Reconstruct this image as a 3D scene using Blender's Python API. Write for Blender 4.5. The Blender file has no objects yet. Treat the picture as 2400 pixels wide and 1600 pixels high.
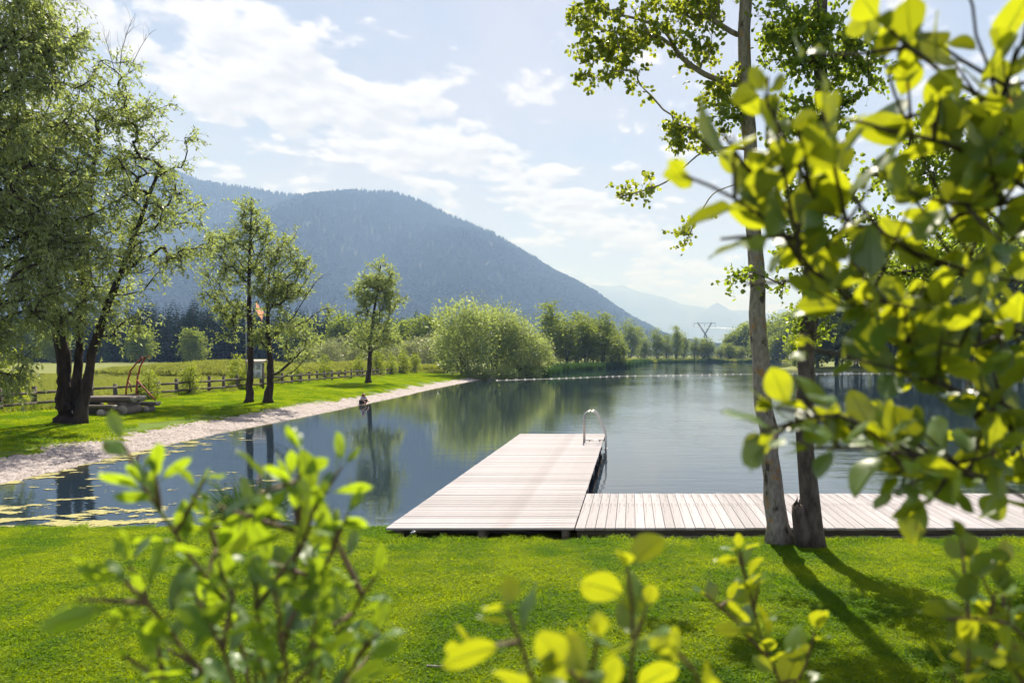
import bpy, bmesh, math, random
import numpy as np
from mathutils import Vector, Matrix

R = math.radians
scene = bpy.context.scene
COL = scene.collection
rs = np.random.RandomState(7)
random.seed(7)

# ------------------------------------------------------------------ camera
ZC = 2.91                 # eye height above the lake surface
F = 1600.0                # focal length in photo pixels (24 mm on a 36 mm, 2400 px wide frame)
PX, PY = 1480.0, 833.0    # principal point: vanishing point of the deck boards, horizon
cam_d = bpy.data.cameras.new('camera')
cam_d.lens = 24.0
cam_d.sensor_width = 36.0
cam_d.sensor_fit = 'HORIZONTAL'
cam_d.shift_x = -(PX - 1200) / 2400
cam_d.shift_y = (PY - 800) / 2400
cam_d.clip_start = 0.05
cam_d.clip_end = 40000
cam_d.dof.use_dof = True
cam_d.dof.focus_distance = 16.0
cam_d.dof.aperture_fstop = 3.4
cam_d.dof.aperture_blades = 9
cam = bpy.data.objects.new('camera', cam_d)
cam.location = (0, 0, ZC)
cam.rotation_euler = (R(90), 0, 0)
COL.objects.link(cam)
scene.camera = cam

# ------------------------------------------------------------------ light
SUN_EL, SUN_AZ = R(50), R(-3)          # azimuth clockwise from +Y
sun_v = Vector((math.sin(SUN_AZ) * math.cos(SUN_EL), math.cos(SUN_AZ) * math.cos(SUN_EL), math.sin(SUN_EL)))
sd = bpy.data.lights.new('sun', 'SUN')
sd.energy = 5.0
sd.angle = R(0.53)
sd.color = (1.0, 0.98, 0.95)
sun = bpy.data.objects.new('sun', sd)
sun.rotation_euler = (-sun_v).to_track_quat('-Z', 'Y').to_euler()
sun.location = (0, 0, 60)
COL.objects.link(sun)

scene.view_settings.view_transform = 'Standard'
scene.view_settings.look = 'None'
scene.view_settings.gamma = 1
scene.view_settings.exposure = 1.25
scene.view_settings.use_curve_mapping = False


class NT:
    """small helper to wire nodes"""
    def __init__(self, tree):
        self.t = tree
        tree.nodes.clear()

    def n(self, typ, **kw):
        nd = self.t.nodes.new(typ)
        ins = kw.pop('ins', {})
        for k, v in kw.items():
            setattr(nd, k, v)
        for k, v in ins.items():
            s = nd.inputs[k]
            if hasattr(v, 'is_linked') or hasattr(v, 'links'):
                self.t.links.new(v, s)
            else:
                s.default_value = v
        return nd

    def link(self, a, b):
        self.t.links.new(a, b)

    def math(self, op, a, b=0.0, c=0.0, clamp=False):
        return self.n('ShaderNodeMath', operation=op, use_clamp=clamp, ins={0: a, 1: b, 2: c}).outputs[0]

    def vmath(self, op, a, b=(0, 0, 0)):
        return self.n('ShaderNodeVectorMath', operation=op, ins={0: a, 1: b})

    def maprange(self, v, a, b, c=0.0, d=1.0, smooth=True):
        return self.n('ShaderNodeMapRange', interpolation_type='SMOOTHSTEP' if smooth else 'LINEAR',
                      ins={0: v, 1: a, 2: b, 3: c, 4: d}).outputs[0]

    def mix(self, f, a, b, blend='MIX'):
        nd = self.n('ShaderNodeMix', data_type='RGBA', blend_type=blend)
        for k, v in ((0, f), (6, a), (7, b)):
            if hasattr(v, 'links'):
                self.t.links.new(v, nd.inputs[k])
            else:
                nd.inputs[k].default_value = v if k == 0 else (tuple(v) + (1.0,) if len(v) == 3 else v)
        return nd.outputs[2]

    def noise(self, vec, scale, detail=4.0, rough=0.55, dist=0.0, w=None):
        nd = self.n('ShaderNodeTexNoise', ins={'Scale': scale, 'Detail': detail, 'Roughness': rough, 'Distortion': dist})
        if vec is not None:
            self.t.links.new(vec, nd.inputs['Vector'])
        return nd.outputs[0]


# sky: physical daylight sky with procedural cumulus clouds at one cloud level
SKY_STRENGTH = 0.05
world = bpy.data.worlds.new('World')
scene.world = world
world.use_nodes = True
w = NT(world.node_tree)
skyn = w.n('ShaderNodeTexSky', sky_type='NISHITA')
skyn.sun_disc = False
skyn.sun_elevation = SUN_EL
skyn.sun_rotation = SUN_AZ
skyn.altitude = 600
skyn.air_density = 1.0
skyn.dust_density = 0.7
skyn.ozone_density = 1.0
tc = w.n('ShaderNodeTexCoord')
sep = w.n('ShaderNodeSeparateXYZ', ins={0: tc.outputs['Generated']})
dz = w.math('MAXIMUM', w.math('ADD', sep.outputs[2], 0.25), 0.05)
cu = w.math('DIVIDE', sep.outputs[0], dz)
cv = w.math('DIVIDE', sep.outputs[1], dz)
cp = w.n('ShaderNodeCombineXYZ', ins={0: cu, 1: cv, 2: 0.0}).outputs[0]


def cloud_density(p):
    big = w.noise(p, 1.7, 2.0, 0.5)
    det = w.noise(p, 6.5, 9.0, 0.60, 0.3)
    vo = w.n('ShaderNodeTexVoronoi', feature='F1', voronoi_dimensions='2D', ins={'Vector': w.vmath('ADD', p, (0.37, 0.11, 0.0)).outputs[0], 'Scale': 8.0, 'Detail': 2.0, 'Roughness': 0.5})
    puff = w.math('MULTIPLY', w.math('SUBTRACT', 0.5, vo.outputs['Distance']), 0.20)
    s = w.n('ShaderNodeSeparateXYZ', ins={0: p})
    # a cloud street: distance from the line running away through (-0.9,1.2) and (-0.29,2.0)
    wob = w.math('MULTIPLY', w.math('SUBTRACT', w.noise(p, 3.4, 3.0), 0.5), 0.34)
    dl = w.math('ADD', w.math('ADD', w.math('MULTIPLY', s.outputs[0], 0.791), w.math('MULTIPLY', s.outputs[1], -0.611)), 1.465)
    dl = w.math('ABSOLUTE', w.math('ADD', dl, wob))
    street = w.maprange(dl, 0.02, 0.27, 0.20, 0.0)
    v = w.math('ADD', w.math('MULTIPLY', big, 0.47), w.math('MULTIPLY', det, 0.72))
    return w.math('ADD', w.math('ADD', v, puff), street)


d0 = cloud_density(cp)
off = w.vmath('ADD', cp, (0.0, -0.035, 0.0)).outputs[0]
d1 = cloud_density(off)
cov = w.maprange(d0, 0.585, 0.69)
veil = w.maprange(w.noise(cp, 1.3, 6.0, 0.62, 0.4), 0.34, 0.62, 0.45, 0.95)
veil = w.math('MAXIMUM', veil, w.maprange(sep.outputs[2], 0.0, 0.30, 0.95, 0.0))
lit = w.maprange(w.math('SUBTRACT', d1, d0), -0.10, 0.10, 1.0, 0.76)
thick = w.maprange(d0, 0.74, 1.02, 1.0, 0.84)
lit = w.math('MULTIPLY', lit, thick)
cloud_col = w.n('ShaderNodeCombineColor', ins={0: w.math('MULTIPLY', lit, 9.0), 1: w.math('MULTIPLY', lit, 9.0), 2: w.math('MULTIPLY', lit, 9.9)}).outputs[0]
skyb = w.mix(veil, skyn.outputs[0], (5.7, 5.8, 7.1))
skyb = w.mix(w.maprange(sep.outputs[2], 0.0, 0.22, 0.8, 0.0), skyb, (5.4, 6.3, 10.8))
skyb = w.mix(cov, skyb, cloud_col)
bg = w.n('ShaderNodeBackground', ins={0: skyb, 1: SKY_STRENGTH})
w.n('ShaderNodeOutputWorld', ins={0: bg.outputs[0]})

# ------------------------------------------------------------------ render set-up
cy = scene.cycles
cy.use_denoising = True
cy.denoiser = 'OPENIMAGEDENOISE'
cy.denoising_input_passes = 'RGB_ALBEDO_NORMAL'
cy.use_adaptive_sampling = True
cy.adaptive_threshold = 0.02
cy.max_bounces = 8
cy.diffuse_bounces = 4
cy.glossy_bounces = 2
cy.transmission_bounces = 3
cy.volume_bounces = 0
cy.transparent_max_bounces = 8
cy.sample_clamp_indirect = 6.0
cy.caustics_reflective = False
cy.caustics_refractive = False
scene.render.use_persistent_data = False


# ------------------------------------------------------------------ helpers
def P(px, py, D):
    """world point seen at photo pixel (px,py) at depth D"""
    return np.array(((px - PX) / F * D, D, ZC + (PY - py) / F * D))


def tag(o, label=None, cat=None, group=None, kind=None):
    if label:
        o['label'] = label
    if cat:
        o['category'] = cat
    if group:
        o['group'] = group
    if kind:
        o['kind'] = kind
    return o


def empty(name, loc=(0, 0, 0), label=None, cat=None, group=None, rz=0.0):
    o = bpy.data.objects.new(name, None)
    o.location = loc
    o.rotation_euler = (0, 0, rz)
    COL.objects.link(o)
    return tag(o, label, cat, group)


def mesh_np(name, V, faces, mat=None, smooth=False, attrs=None, mats=None, midx=None):
    """faces: list of integer arrays, each (n,k)"""
    V = np.asarray(V, dtype=np.float32)
    me = bpy.data.meshes.new(name)
    me.vertices.add(len(V))
    me.vertices.foreach_set('co', V.ravel())
    faces = [np.asarray(f, dtype=np.int32) for f in faces if len(f)]
    li = np.concatenate([f.ravel() for f in faces]) if faces else np.zeros(0, np.int32)
    tot = np.concatenate([np.full(len(f), f.shape[1], np.int32) for f in faces]) if faces else np.zeros(0, np.int32)
    st = np.zeros(len(tot), np.int32)
    if len(tot):
        st[1:] = np.cumsum(tot)[:-1]
    me.loops.add(len(li))
    me.loops.foreach_set('vertex_index', li)
    me.polygons.add(len(tot))
    me.polygons.foreach_set('loop_start', st)
    me.polygons.foreach_set('loop_total', tot)
    if smooth:
        me.polygons.foreach_set('use_smooth', np.ones(len(tot), bool))
    if attrs:
        for k, a in attrs.items():
            a = np.asarray(a, np.float32)
            if a.ndim == 2:
                at = me.attributes.new(k, 'FLOAT_VECTOR', 'POINT')
                at.data.foreach_set('vector', a.ravel())
            else:
                at = me.attributes.new(k, 'FLOAT', 'POINT')
                at.data.foreach_set('value', a)
    if mats:
        for m in mats:
            me.materials.append(m)
        if midx is not None:
            me.polygons.foreach_set('material_index', np.asarray(midx, np.int32))
    elif mat:
        me.materials.append(mat)
    me.update(calc_edges=True)
    return me


def ob(name, me, parent=None, loc=(0, 0, 0), rot=(0, 0, 0), scale=(1, 1, 1)):
    o = bpy.data.objects.new(name, me)
    o.location = loc
    o.rotation_euler = rot
    o.scale = scale
    o.parent = parent
    COL.objects.link(o)
    return o


class MB:
    """collects vertices and faces"""
    def __init__(self):
        self.V = []
        self.F = {}
        self.n = 0
        self.A = []

    def add(self, V, faces, a=None):
        V = np.asarray(V, float)
        for f in faces:
            f = np.asarray(f, int)
            if len(f):
                self.F.setdefault(f.shape[1], []).append(f + self.n)
        self.V.append(V)
        self.A.append(np.zeros(len(V)) if a is None else np.broadcast_to(np.asarray(a, float), (len(V),)))
        self.n += len(V)
        return self

    def box(self, c, s, rz=0.0, tilt=None, a=None):
        x, y, z = np.asarray(s) / 2.0
        v = np.array([[-x, -y, -z], [x, -y, -z], [x, y, -z], [-x, y, -z], [-x, -y, z], [x, -y, z], [x, y, z], [-x, y, z]])
        if tilt is not None:
            v = v @ np.array(Matrix(tilt)).T
        cz, sz = math.cos(rz), math.sin(rz)
        v = v @ np.array([[cz, sz, 0], [-sz, cz, 0], [0, 0, 1]])
        return self.add(v + np.asarray(c), [[[0, 3, 2, 1], [4, 5, 6, 7], [0, 1, 5, 4], [1, 2, 6, 5], [2, 3, 7, 6], [3, 0, 4, 7]]], a)

    def tube(self, pts, rad, sides=6, cap=True, a=None, squash=None):
        pts = np.asarray(pts, float)
        n = len(pts)
        rad = np.broadcast_to(np.asarray(rad, float), (n,))
        tan = np.gradient(pts, axis=0)
        tan /= np.linalg.norm(tan, axis=1)[:, None] + 1e-12
        ref = np.array((0.0, 0, 1)) if abs(tan[0][2]) < 0.9 else np.array((1.0, 0, 0))
        u = np.cross(tan, ref)
        u /= np.linalg.norm(u, axis=1)[:, None] + 1e-12
        v = np.cross(tan, u)
        ang = np.linspace(0, 2 * math.pi, sides, endpoint=False)
        ring = u[:, None, :] * np.cos(ang)[None, :, None] + v[:, None, :] * np.sin(ang)[None, :, None]
        V = (pts[:, None, :] + ring * rad[:, None, None]).reshape(-1, 3)
        i = np.arange(n - 1)[:, None] * sides
        j = np.arange(sides)[None, :]
        j2 = (j + 1) % sides
        Fq = np.stack([i + j, i + j2, i + sides + j2, i + sides + j], -1).reshape(-1, 4)
        fl = [Fq]
        if cap:
            fl.append(np.array([np.arange(sides)[::-1], (n - 1) * sides + np.arange(sides)]))
        return self.add(V, fl, a)

    def mesh(self, name, mat=None, smooth=False, attr=None, mats=None, midx=None):
        V = np.concatenate(self.V) if self.V else np.zeros((0, 3))
        fl = [np.concatenate(f) for f in self.F.values()]
        at = {attr: np.concatenate(self.A)} if attr else None
        return mesh_np(name, V, fl, mat, smooth, at, mats, midx)


def unit(v):
    v = np.asarray(v, float)
    return v / (np.linalg.norm(v, axis=-1, keepdims=True) + 1e-12)


def sstep(x, a, b):
    t = np.clip((np.asarray(x, float) - a) / (b - a), 0, 1)
    return t * t * (3 - 2 * t)


# value noise for terrain
_tab = np.random.RandomState(3).rand(256, 256)


def vnoise(x, y):
    x = np.asarray(x, float)
    y = np.asarray(y, float)
    xi = np.floor(x).astype(int)
    yi = np.floor(y).astype(int)
    fx = x - xi
    fy = y - yi
    fx = fx * fx * (3 - 2 * fx)
    fy = fy * fy * (3 - 2 * fy)
    a = _tab[xi % 256, yi % 256]
    b = _tab[(xi + 1) % 256, yi % 256]
    c = _tab[xi % 256, (yi + 1) % 256]
    d = _tab[(xi + 1) % 256, (yi + 1) % 256]
    return (a * (1 - fx) + b * fx) * (1 - fy) + (c * (1 - fx) + d * fx) * fy


def fbm(x, y, o=4):
    s = 0.0
    a = 0.5
    for k in range(o):
        s = s + a * (vnoise(x * 2 ** k + 17.3 * k, y * 2 ** k + 5.1 * k) - 0.5)
        a *= 0.5
    return s


# ------------------------------------------------------------------ materials
def mat_new(name):
    m = bpy.data.materials.new(name)
    m.use_nodes = True
    return m, NT(m.node_tree)


def leaf_mat(name, c1, c2, trans, rough=0.42, tfac=0.45, spec=0.5, objrand=False, back=None, patchy=None):
    """leaf: lacquered upper face, light passing through"""
    m, t = mat_new(name)
    at = t.n('ShaderNodeAttribute', attribute_name='rnd').outputs['Fac']
    if objrand:
        at = t.math('FRACT', t.math('ADD', at, t.n('ShaderNodeObjectInfo').outputs['Random']))
    col = t.mix(at, c1, c2)
    tcol = t.mix(at, trans, tuple(x * 0.72 for x in trans))
    if patchy is not None:
        wp = t.n('ShaderNodeNewGeometry').outputs['Position']
        pf = t.maprange(t.noise(wp, patchy, 4.0, 0.65), 0.36, 0.64)
        g1, g2 = (0.56, 0.72, 0.85), (1.36, 1.18, 1.0)
        mul = t.mix(pf, g1, g2)
        col = t.mix(1.0, col, mul, 'MULTIPLY')
        tcol = t.mix(1.0, tcol, mul, 'MULTIPLY')
    if back is not None:       # midrib, side veins and a little browning
        oc_ = t.n('ShaderNodeTexCoord').outputs['Object']
        so = t.n('ShaderNodeSeparateXYZ', ins={0: oc_})
        ay = t.math('ABSOLUTE', so.outputs[1])
        fr = t.math('FRACT', t.math('MULTIPLY', t.math('SUBTRACT', so.outputs[0], t.math('MULTIPLY', ay, 0.75)), 9.0))
        ve = t.maprange(t.math('ABSOLUTE', t.math('SUBTRACT', fr, 0.5)), 0.40, 0.49)
        ve = t.math('MAXIMUM', t.math('MULTIPLY', ve, 0.6), t.maprange(ay, 0.028, 0.010))
        col = t.mix(t.math('MULTIPLY', ve, 0.6), col, (0.15, 0.22, 0.07))
        tcol = t.mix(t.math('MULTIPLY', ve, 0.45), tcol, (0.25, 0.33, 0.02))
        obr = t.n('ShaderNodeObjectInfo').outputs['Random']
        bnz = t.noise(t.vmath('ADD', oc_, t.n('ShaderNodeCombineXYZ', ins={0: t.math('MULTIPLY', obr, 30.0)}).outputs[0]).outputs[0], 3.5, 4.0, 0.6)
        br = t.math('MULTIPLY', t.maprange(bnz, 0.63, 0.70), t.maprange(obr, 0.6, 0.75))
        col = t.mix(br, col, (0.16, 0.08, 0.02))
        tcol = t.mix(br, tcol, (0.30, 0.14, 0.02))
        col = t.mix(t.n('ShaderNodeNewGeometry').outputs['Backfacing'], col, back)
    bs = t.n('ShaderNodeBsdfPrincipled', ins={'Base Color': col, 'Roughness': rough, 'Specular IOR Level': spec})
    tr = t.n('ShaderNodeBsdfTranslucent', ins={'Color': tcol})
    if objrand and back is not None:      # shade put into the material: random leaves pass less light, as if shaded
        tfac = t.maprange(t.n('ShaderNodeObjectInfo').outputs['Random'], 0.2, 0.48, 0.12, tfac + 0.08)
    mx = t.n('ShaderNodeMixShader', ins={0: tfac, 1: bs.outputs[0], 2: tr.outputs[0]})
    t.n('ShaderNodeOutputMaterial', ins={0: mx.outputs[0]})
    return m


def rough_mat(name, c1, c2, scale=6.0, rough=0.85, bump=0.4, bdist=0.02, stretch=(1, 1, 1), c3=None, metallic=0.0, objrand=0.0, spec=0.3):
    m, t = mat_new(name)
    co = t.n('ShaderNodeTexCoord').outputs['Object']
    mp = t.n('ShaderNodeMapping', ins={'Vector': co, 'Scale': stretch}).outputs[0]
    nz = t.noise(mp, scale, 6.0, 0.6)
    col = t.mix(t.maprange(nz, 0.3, 0.7), c1, c2)
    if c3 is not None:
        n2 = t.noise(mp, scale * 0.35, 5.0, 0.65)
        col = t.mix(t.maprange(n2, 0.55, 0.66), col, c3)
    if objrand:
        rr = t.n('ShaderNodeObjectInfo').outputs['Random']
        col = t.mix(1.0, col, t.n('ShaderNodeCombineColor', ins={0: t.maprange(rr, 0, 1, 1 - objrand, 1 + objrand, False),
                    1: t.maprange(rr, 0, 1, 1 - objrand, 1 + objrand, False), 2: t.maprange(rr, 0, 1, 1 - objrand * 1.1, 1 + objrand * 0.9, False)}).outputs[0], 'MULTIPLY')
    bp = t.n('ShaderNodeBump', ins={'Strength': bump, 'Distance': bdist, 'Height': nz})
    bs = t.n('ShaderNodeBsdfPrincipled', ins={'Base Color': col, 'Roughness': rough, 'Metallic': metallic, 'Specular IOR Level': spec, 'Normal': bp.outputs[0]})
    t.n('ShaderNodeOutputMaterial', ins={0: bs.outputs[0]})
    return m


def ground_mat(name, c1, c2, c3, s1=0.35, s2=6.0, bump=0.5, bdist=0.03, trans=0.0):
    m, t = mat_new(name)
    co = t.n('ShaderNodeTexCoord').outputs['Object']
    a = t.noise(co, s1, 4.0, 0.6)
    b = t.noise(co, s2, 6.0, 0.7)
    col = t.mix(t.maprange(a, 0.35, 0.65), c1, c2)
    col = t.mix(t.maprange(b, 0.35, 0.75), col, c3)
    bp = t.n('ShaderNodeBump', ins={'Strength': bump, 'Distance': bdist, 'Height': b})
    bs = t.n('ShaderNodeBsdfPrincipled', ins={'Base Color': col, 'Roughness': 0.9, 'Specular IOR Level': 0.15, 'Normal': bp.outputs[0]})
    t.n('ShaderNodeOutputMaterial', ins={0: bs.outputs[0]})
    return m


M = {}
M['lawn'] = ground_mat('lawn_soil', (0.095, 0.15, 0.012), (0.125, 0.175, 0.016), (0.065, 0.10, 0.01), 0.5, 14.0)
M['meadow'] = ground_mat('meadow_ground', (0.11, 0.15, 0.025), (0.15, 0.17, 0.035), (0.15, 0.145, 0.045), 0.06, 1.4, 0.8, 0.12)
M['gravel'] = ground_mat('gravel_bed', (0.225, 0.19, 0.178), (0.285, 0.247, 0.234), (0.12, 0.098, 0.09), 0.7, 26.0, 1.0, 0.03)
M['blade'] = leaf_mat('grass_blade', (0.095, 0.16, 0.012), (0.125, 0.19, 0.016), (0.37, 0.52, 0.008), 0.6, 0.55, 0.06, True, patchy=0.9)
M['clover'] = leaf_mat('clover', (0.08, 0.145, 0.012), (0.105, 0.17, 0.014), (0.33, 0.48, 0.008), 0.6, 0.55, 0.08, True, patchy=0.9)
M['meadowgrass'] = leaf_mat('meadow_grass', (0.11, 0.15, 0.025), (0.18, 0.19, 0.05), (0.42, 0.46, 0.06), 0.6, 0.45, 0.15, True)
M['reed'] = leaf_mat('reed_leaf', (0.022, 0.055, 0.016), (0.04, 0.08, 0.018), (0.08, 0.17, 0.02), 0.5, 0.3, 0.2, True)
M['willow'] = leaf_mat('willow_leaf', (0.15, 0.195, 0.075), (0.235, 0.27, 0.13), (0.50, 0.60, 0.13), 0.48, 0.48, 0.45)
M['willow2'] = leaf_mat('silver_willow_leaf', (0.15, 0.18, 0.09), (0.22, 0.235, 0.13), (0.38, 0.42, 0.13), 0.42, 0.4, 0.5)
M['decid'] = leaf_mat('broad_leaf', (0.085, 0.13, 0.03), (0.14, 0.175, 0.045), (0.36, 0.45, 0.045), 0.62, 0.45, 0.2, True)
M['hedge'] = leaf_mat('hedge_leaf', (0.085, 0.14, 0.02), (0.14, 0.185, 0.028), (0.42, 0.50, 0.03), 0.55, 0.48, 0.3)
M['spruce'] = leaf_mat('spruce_needles', (0.010, 0.024, 0.013), (0.022, 0.042, 0.020), (0.02, 0.045, 0.015), 0.9, 0.15, 0.0, True)
M['mforest'] = leaf_mat('mountain_tree', (0.020, 0.036, 0.018), (0.034, 0.052, 0.024), (0.03, 0.05, 0.015), 0.9, 0.12, 0.0, True)
M['aspen'] = leaf_mat('aspen_leaf', (0.06, 0.12, 0.02), (0.095, 0.155, 0.026), (0.48, 0.54, 0.03), 0.38, 0.5, 0.5)
M['alder'] = leaf_mat('alder_leaf', (0.055, 0.11, 0.022), (0.09, 0.15, 0.03), (0.42, 0.54, 0.03), 0.4, 0.5, 0.45)
M['fleaf'] = leaf_mat('sallow_leaf', (0.030, 0.085, 0.018), (0.065, 0.135, 0.024), (0.57, 0.61, 0.012), 0.42, 0.46, 0.7, True, back=(0.075, 0.125, 0.03))
M['fleaf2'] = leaf_mat('osier_leaf', (0.055, 0.125, 0.025), (0.09, 0.165, 0.03), (0.48, 0.66, 0.015), 0.42, 0.48, 0.7, True, back=(0.08, 0.145, 0.03))
M['bark'] = rough_mat('dark_bark', (0.020, 0.013, 0.009), (0.055, 0.037, 0.026), 9.0, 0.9, 1.0, 0.05, (1, 1, 0.22))
M['bark_aspen'] = rough_mat('aspen_bark', (0.16, 0.14, 0.118), (0.28, 0.25, 0.215), 22.0, 0.88, 1.0, 0.02, (1, 1, 0.45), (0.05, 0.04, 0.03))
M['bark_alder'] = rough_mat('alder_bark', (0.035, 0.026, 0.020), (0.11, 0.088, 0.074), 12.0, 0.9, 1.0, 0.03, (1, 1, 0.35))
M['twig'] = rough_mat('shrub_twig', (0.075, 0.045, 0.028), (0.14, 0.09, 0.05), 60.0, 0.7, 0.3, 0.002)
M['twig_dark'] = rough_mat('dark_twig', (0.03, 0.022, 0.017), (0.06, 0.045, 0.035), 60.0, 0.8, 0.3, 0.002)
M['plank'] = rough_mat('weathered_plank', (0.25, 0.228, 0.242), (0.325, 0.302, 0.32), 3.0, 0.75, 0.35, 0.004, (1.2, 26, 26), (0.17, 0.148, 0.15), 0, 0.16)
M['beam'] = rough_mat('damp_beam', (0.10, 0.08, 0.065), (0.19, 0.155, 0.135), 5.0, 0.85, 0.5, 0.01, (0.6, 8, 8))
M['fence'] = rough_mat('grey_fence_wood', (0.06, 0.05, 0.042), (0.12, 0.10, 0.085), 5.0, 0.85, 0.5, 0.01, (3, 3, 3), None, 0, 0.15)
M['log'] = rough_mat('log_wood', (0.13, 0.105, 0.085), (0.24, 0.20, 0.17), 6.0, 0.85, 0.5, 0.01, (0.5, 5, 5))
M['logend'] = rough_mat('cut_log_end', (0.34, 0.30, 0.25), (0.46, 0.41, 0.35), 12.0, 0.85, 0.3, 0.004)
M['steel'] = rough_mat('brushed_steel', (0.50, 0.47, 0.43), (0.58, 0.55, 0.51), 30.0, 0.32, 0.05, 0.001, (1, 1, 1), None, 0.9)
M['red'] = rough_mat('rusty_red_paint', (0.33, 0.045, 0.025), (0.24, 0.05, 0.03), 14.0, 0.55, 0.2, 0.003, (1, 1, 1), (0.16, 0.07, 0.04))
M['white'] = rough_mat('white_paint', (0.66, 0.66, 0.64), (0.76, 0.76, 0.74), 8.0, 0.6, 0.1, 0.002)
M['rooftile'] = rough_mat('pale_shingle', (0.48, 0.38, 0.32), (0.60, 0.50, 0.43), 14.0, 0.8, 0.4, 0.005)
M['paper'] = rough_mat('notice_paper', (0.50, 0.54, 0.58), (0.62, 0.65, 0.68), 9.0, 0.6, 0.05, 0.001)
M['ink'] = rough_mat('notice_ink', (0.10, 0.12, 0.15), (0.18, 0.20, 0.23), 22.0, 0.7, 0.05, 0.001)
M['flag'] = leaf_mat('flag_cloth', (0.55, 0.22, 0.15), (0.60, 0.28, 0.20), (0.75, 0.40, 0.28), 0.8, 0.5, 0.1)
M['metalgrey'] = rough_mat('galvanised_steel', (0.22, 0.24, 0.25), (0.30, 0.32, 0.33), 10.0, 0.5, 0.1, 0.002, (1, 1, 1), None, 0.7)
M['pylon'] = rough_mat('weathered_pylon_steel', (0.05, 0.06, 0.065), (0.08, 0.09, 0.10), 10.0, 0.7, 0.1, 0.002)
M['float'] = rough_mat('float_plastic', (0.72, 0.66, 0.58), (0.80, 0.75, 0.66), 6.0, 0.45, 0.05, 0.002)
M['algae'] = rough_mat('algae_mat', (0.20, 0.19, 0.06), (0.34, 0.30, 0.12), 9.0, 0.8, 0.8, 0.01, (1, 1, 1), (0.11, 0.12, 0.035))
M['foam'] = rough_mat('pollen_scum', (0.62, 0.58, 0.47), (0.74, 0.70, 0.60), 9.0, 0.8, 0.5, 0.01, (1, 1, 1), (0.40, 0.38, 0.27))
M['stone'] = rough_mat('pebble_stone', (0.20, 0.167, 0.158), (0.38, 0.33, 0.317), 5.0, 0.8, 0.3, 0.005, (1, 1, 1), (0.11, 0.09, 0.08))
M['skin'] = rough_mat('skin', (0.50, 0.27, 0.18), (0.55, 0.31, 0.21), 20.0, 0.55, 0.05, 0.001)
M['hair'] = rough_mat('auburn_hair', (0.13, 0.035, 0.015), (0.22, 0.065, 0.028), 40.0, 0.5, 0.4, 0.004, (1, 1, 0.2))
M['denim'] = rough_mat('grey_blue_cloth', (0.28, 0.33, 0.42), (0.36, 0.42, 0.50), 40.0, 0.85, 0.2, 0.003)
M['darkcloth'] = rough_mat('dark_cloth', (0.022, 0.025, 0.032), (0.035, 0.038, 0.046), 40.0, 0.85, 0.2, 0.003)
M['browncloth'] = rough_mat('brown_cloth', (0.045, 0.028, 0.022), (0.065, 0.04, 0.032), 40.0, 0.85, 0.2, 0.003)
M['hat'] = rough_mat('straw_hat', (0.30, 0.22, 0.12), (0.38, 0.29, 0.17), 60.0, 0.8, 0.3, 0.003)
M['petal'] = rough_mat('yellow_petal', (0.75, 0.52, 0.06), (0.85, 0.66, 0.18), 30.0, 0.6, 0.1, 0.001)
M['rock_far'] = ground_mat('mountain_ground', (0.014, 0.025, 0.013), (0.022, 0.034, 0.017), (0.028, 0.038, 0.02), 0.004, 0.05, 0.6, 4.0)
M['mound'] = ground_mat('earth_mound', (0.085, 0.10, 0.03), (0.11, 0.10, 0.045), (0.06, 0.085, 0.025), 0.2, 2.0, 1.0, 0.15)

# water: dark lake under a thin skin of ripples
m, t = mat_new('lake_water')
geo = t.n('ShaderNodeNewGeometry')
pos = geo.outputs['Position']
sp = t.n('ShaderNodeSeparateXYZ', ins={0: pos})
shal = t.n('ShaderNodeAttribute', attribute_name='shallow').outputs['Fac']
breeze = t.noise(t.n('ShaderNodeMapping', ins={'Vector': pos, 'Scale': (0.05, 0.03, 1)}).outputs[0], 1.0, 3.0, 0.6)
amp = t.maprange(breeze, 0.40, 0.62, 0.25, 1.0)
openw = t.maprange(sp.outputs[0], -12.0, 8.0, 0.20, 0.9)
amp = t.math('MULTIPLY', amp, openw)
w1 = t.noise(t.n('ShaderNodeMapping', ins={'Vector': pos, 'Rotation': (0, 0, R(12)), 'Scale': (0.55, 1.9, 1)}).outputs[0], 1.0, 3.0, 0.5, 0.4)
w2 = t.noise(t.n('ShaderNodeMapping', ins={'Vector': pos, 'Rotation': (0, 0, R(-16)), 'Scale': (2.2, 6.5, 1)}).outputs[0], 1.0, 3.0, 0.55, 0.3)
hh = t.math('ADD', t.math('MULTIPLY', w1, 1.0), t.math('MULTIPLY', w2, 0.35))
hh = t.math('MULTIPLY', hh, amp)
bp = t.n('ShaderNodeBump', ins={'Strength': 1.0, 'Distance': 0.028, 'Height': hh})
wc = t.mix(shal, (0.014, 0.026, 0.040), (0.060, 0.052, 0.020))
bs = t.n('ShaderNodeBsdfPrincipled', ins={'Base Color': wc, 'Roughness': 0.03, 'IOR': 1.8, 'Specular IOR Level': 0.5, 'Normal': bp.outputs[0]})
t.n('ShaderNodeOutputMaterial', ins={0: bs.outputs[0]})
M['water'] = m

# aspen bark gets orange lichen patches
nt = M['bark_aspen'].node_tree
bsn = [n for n in nt.nodes if n.type == 'BSDF_PRINCIPLED'][0]
old = bsn.inputs['Base Color'].links[0].from_socket
h = NT.__new__(NT)
h.t = nt
oc = h.n('ShaderNodeTexCoord').outputs['Object']
li = h.maprange(h.noise(oc, 5.0, 6.0, 0.7), 0.56, 0.64)
nt.links.new(h.mix(h.math('MULTIPLY', li, 0.75), old, (0.30, 0.15, 0.03)), bsn.inputs['Base Color'])

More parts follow.
